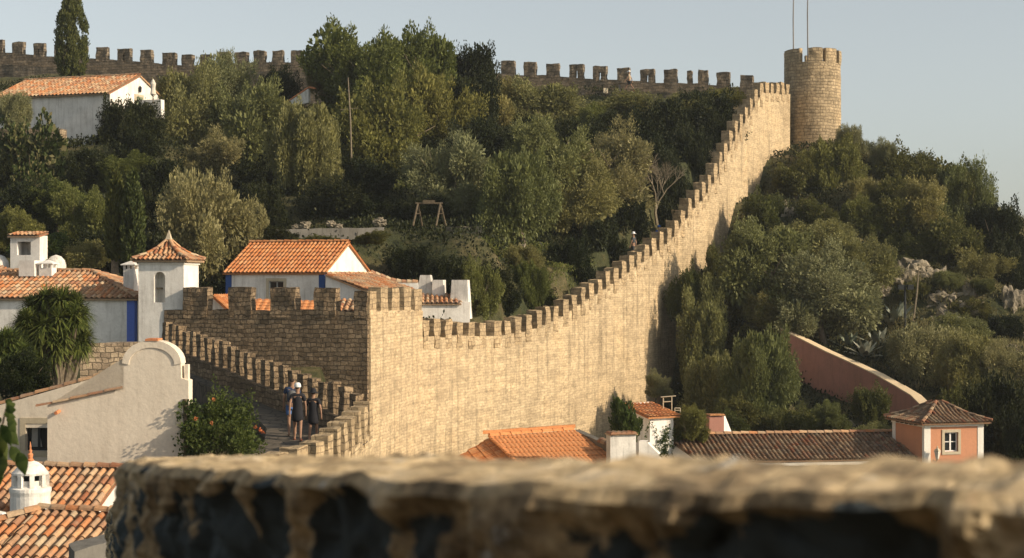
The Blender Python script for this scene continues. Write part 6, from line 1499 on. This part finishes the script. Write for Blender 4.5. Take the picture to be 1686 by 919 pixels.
def person(label, feet, H, ang, step=.0, arm=.12, top='navy cloth', bottom='blue cloth', hair='dark hair', dress=False, hat=None, pack=None, shoes='grey cloth', sleeve=True, stride_side=1, group=None):
    "ang: direction the figure faces, 0 = away from the viewer"
    t = thing('person', label, 'person', tuple(feet), group); s = H/1.75; ca, sa = math.cos(ang), math.sin(ang)
    def W(x, y, z): return Vector((x*ca-y*sa, x*sa+y*ca, z))*s       # +y = forward
    V = []; E = []; Rr = []
    def add(p, r, par=None):
        V.append(W(*p)); Rr.append(r*s if not isinstance(r, tuple) else (r[0]*s, r[1]*s))
        if par is not None: E.append((par, len(V)-1))
        return len(V)-1
    pel = add((0, 0, .95), (.14, .10)); sp = add((0, 0, 1.12), (.125, .09), pel); ch = add((0, .01, 1.32), (.15, .1), sp); nk = add((0, 0, 1.47), .055, ch)
    hb = add((0, .01, 1.55), (.065, .07), nk); hm = add((0, .02, 1.63), (.075, .092), hb); ht = add((0, .015, 1.71), (.06, .075), hm)
    nose = add((0, .125, 1.615), .012, hm)
    for sd_ in (-1, 1):
        add((sd_*.085, .01, 1.62), .014, hm)   # ear
    fk = {}
    for sd_ in (-1, 1):
        st = step*sd_*stride_side
        h = add((sd_*.09, 0, .9), .088, pel); kn = add((sd_*.095, st*.28+.03*abs(st), .5), .056, h); an = add((sd_*.095, st*.55-(.08 if st < 0 else 0), .1), .036, kn); hl = add((sd_*.1, st*.55-.04-(.08 if st < 0 else 0), .035), .034, an); add((sd_*.11, st*.55+.14-(.08 if st < 0 else 0), .025), .028, hl)
        fk[sd_] = (st,)
        sh = add((sd_*.17, 0, 1.41), .06, ch); el = add((sd_*(.2+arm*.4), -.03-st*.2, 1.14), .042, sh); wr = add((sd_*(.2+arm*.55), .04-st*.38, .9), .028, el)
        pa = add((sd_*(.2+arm*.55), .05-st*.4, .83), (.034, .02), wr)
        for q in range(4): add((sd_*(.2+arm*.55)-.03+.02*q, .065-st*.42, .735+.012*abs(q-1.5)), .0085, pa)
        add((sd_*(.2+arm*.55)-sd_*.03, .095-st*.4, .80), .0095, pa)
    skin_obj('body', V, E, Rr, MS['skin'], t)
    def cloth(name, pts, ed, rad, mat): return skin_obj(name, [W(*p) for p in pts], ed, [(r*s if not isinstance(r, tuple) else (r[0]*s, r[1]*s)) for r in rad], MS[mat], t)
    st = step*stride_side
    if dress:
        cloth('dress', [(0, 0, 1.44), (0, 0, 1.28), (0, 0, 1.08), (0, 0, .9), (0, 0, .7), (0, 0, .56)], [(i, i+1) for i in range(5)], [(.12, .09), (.175, .125), (.15, .12), (.19, .15), (.2, .16), (.21, .17)], top); cloth('sleeves', [(0, 0, 1.40), (-.18, 0, 1.4), (.18, 0, 1.4), (-.2-arm*.25, -.02+st*.1, 1.2), (.2+arm*.25, -.02-st*.1, 1.2)], [(0, 1), (0, 2), (1, 3), (2, 4)], [(.1, .08), .078, .078, .06, .06], top)
    else:
        cloth('shirt', [(0, 0, .9), (0, 0, 1.1), (0, .01, 1.32), (0, 0, 1.44), (-.18, 0, 1.4), (.18, 0, 1.4), (-.2-arm*.25, -.02+st*.1, 1.24), (.2+arm*.25, -.02-st*.1, 1.24)], [(0, 1), (1, 2), (2, 3), (2, 4), (2, 5), (4, 6), (5, 7)], [(.17, .13), (.155, .12), (.178, .125), (.1, .08), .075, .075, .062, .062], top)
        cloth('shorts', [(0, 0, .96), (-.1, -st*.05, .84), (.1, st*.05, .84), (-.1, -st*.17, .58), (.1, st*.17, .58)], [(0, 1), (0, 2), (1, 3), (2, 4)], [(.16, .12), .108, .108, .09, .09], bottom)
    if hair: cloth('hair', [(0, -.02, 1.585), (0, -.015, 1.66), (0, 0, 1.715)], [(0, 1), (1, 2)], [(.075, .075), (.084, .088), (.066, .078)], hair)
    if hat:
        mb = MB(); mb.lathe((0, 0, 0), [(.001, 1.80), (.07, 1.785), (.1, 1.73), (.105, 1.675), (.19 if hat[1] == 'brim' else .108, 1.655), (.19 if hat[1] == 'brim' else .1, 1.648), (.09, 1.66)], 18)
        if hat[1] == 'cap': mb.tube([(0, .06, 1.67), (0, .17, 1.66), (0, .2, 1.655)], [.07, .06, .03], 8)
        mb.v = [tuple(W(*v)) for v in mb.v]; mb.v = [tuple(Vector(v)+Vector(feet)) for v in mb.v]; mb.build('hat', MS[hat[0]], t, smooth=True)
    if pack:
        o = cloth('backpack', [(0, -.17, 1.08), (0, -.19, 1.22), (0, -.15, 1.38)], [(0, 1), (1, 2)], [(.13, .07), (.15, .09), (.11, .06)], pack)
    for sd_ in (-1, 1):
        stt = step*sd_*stride_side; y0 = stt*.55-(.08 if stt < 0 else 0)
        cloth('shoe', [(sd_*.1, y0-.05, .045), (sd_*.105, y0+.05, .04), (sd_*.11, y0+.17, .03)], [(0, 1), (1, 2)], [.046, .044, .036], shoes)
    return t
WG = 'three walkers on the wall walk'
def pathz(x, y): return lerp_tab(y, [(36, -5.9), (41, -5.55), (46, -5.1), (49, -4.86), (51.5, -4.7), (56, -4.3)])
def stand(px, D, lift=.0): k = P(px, 460, D); return (k.x, D, pathz(k.x, D)+lift)
person('man in dark blue shirt and shorts with a grey backpack, leftmost of the three walkers', stand(481, 50.2), 1.78, R(8), .25, .1, 'navy cloth', 'blue cloth', pack='grey cloth', group=WG)
person('person in a white cap and dark clothes walking close beside the man with the backpack', stand(490, 49.2), 1.70, R(5), .3, .08, 'black cloth', hat=('white cloth', 'cap'), dress=True, shoes='red cloth', stride_side=-1, group=WG)
person('person in a dark hat and black dress, rightmost of the three walkers', stand(516, 49.6, -.1), 1.58, R(-6), .2, .14, 'black cloth', dress=True, hat=('black cloth', 'brim'), shoes='black cloth', group=WG)
q = P(1036, 151, 130.6); person('woman in a tan top and dark shorts striding along the skyline wall', (q.x, q.y, q.z), 1.66, R(82), .75, .1, 'tan cloth', 'black cloth', hat=('white cloth', 'cap'), shoes='red cloth')
q = P(1043, 384, 101.9); person('person in a white cap and dark top whose head shows above the climbing battlements', (q.x, q.y, q.z-1.68), 1.74, R(60), .2, .08, 'charcoal cloth', 'charcoal cloth', hat=('white cloth', 'brim'))
q = P(1085, 373, 106.2); person('person in a bright blue hood half hidden behind the climbing battlements', (q.x, q.y, q.z-1.66), 1.72, R(20), .2, .08, 'bright blue cloth', 'charcoal cloth', hair=None, hat=('bright blue cloth', 'cap'))
# ------------------------------------------------------------------ camera, light
cam = bpy.data.cameras.new('camera'); co = bpy.data.objects.new('camera', cam); COL.objects.link(co)
co.rotation_euler = (R(90), 0, 0); cam.sensor_width = 36; cam.lens = 36*FPX/1686; cam.clip_start = .1; cam.clip_end = 20000
cam.dof.use_dof = True; cam.dof.focus_distance = 72; cam.dof.aperture_fstop = 5.2
scene.camera = co
w = bpy.data.worlds.new('World'); scene.world = w; w.use_nodes = True; nt = w.node_tree
sky = nt.nodes.new('ShaderNodeTexSky'); sky.sky_type = 'NISHITA'; sky.sun_disc = False
sky.sun_elevation = SUN_EL; sky.sun_rotation = math.pi/2+SUN_AZ; sky.air_density = .85; sky.dust_density = 1.6; sky.ozone_density = 1.0; sky.altitude = 80
hs = nt.nodes.new('ShaderNodeHueSaturation'); hs.inputs['Saturation'].default_value = .42; hs.inputs['Value'].default_value = 1
nt.links.new(sky.outputs[0], hs.inputs['Color']); tint = nt.nodes.new('ShaderNodeMix'); tint.data_type = 'RGBA'; tint.blend_type = 'MULTIPLY'; tint.inputs[0].default_value = 1; tint.inputs[7].default_value = (1.0, 1.0, .945, 1); nt.links.new(hs.outputs[0], tint.inputs[6]); nt.links.new(tint.outputs[2], nt.nodes['Background'].inputs[0]); nt.nodes['Background'].inputs[1].default_value = .086
sun = bpy.data.lights.new('sun', 'SUN'); so = bpy.data.objects.new('sun', sun); COL.objects.link(so)
sun.energy = 3.15; sun.angle = R(.5); sun.color = (1, .82, .60)
dv = Vector((math.cos(SUN_EL)*math.cos(SUN_AZ), -math.cos(SUN_EL)*math.sin(SUN_AZ), math.sin(SUN_EL)))
so.rotation_euler = dv.to_track_quat('Z', 'Y').to_euler(); so.location = dv*60
vs = scene.view_settings; vs.view_transform = 'Standard'; vs.look = 'None'; vs.gamma = 1; vs.exposure = .8

# ------------------------------------------------------------------ thin haze added to lift the dark tones
mb = MB(); mb.box((-9800, -9800, -66), (19600, 0, 0), (0, 19600, 0), (0, 0, 106)); hz_ = mb.build('haze', None)
hm_ = bpy.data.materials.new('thin added haze'); hm_.use_nodes = True; nt = hm_.node_tree; nt.nodes.remove(nt.nodes['Principled BSDF'])
pv = nt.nodes.new('ShaderNodeVolumePrincipled'); pv.inputs['Density'].default_value = .00022; pv.inputs['Color'].default_value = (.86, .93, .95, 1); pv.inputs['Anisotropy'].default_value = .1
nt.links.new(pv.outputs[0], nt.nodes['Material Output'].inputs['Volume']); hz_.data.materials.clear(); hz_.data.materials.append(hm_); tag(hz_, kind='stuff', label='thin pale haze added over the whole place to lift the shadows', cat='haze')
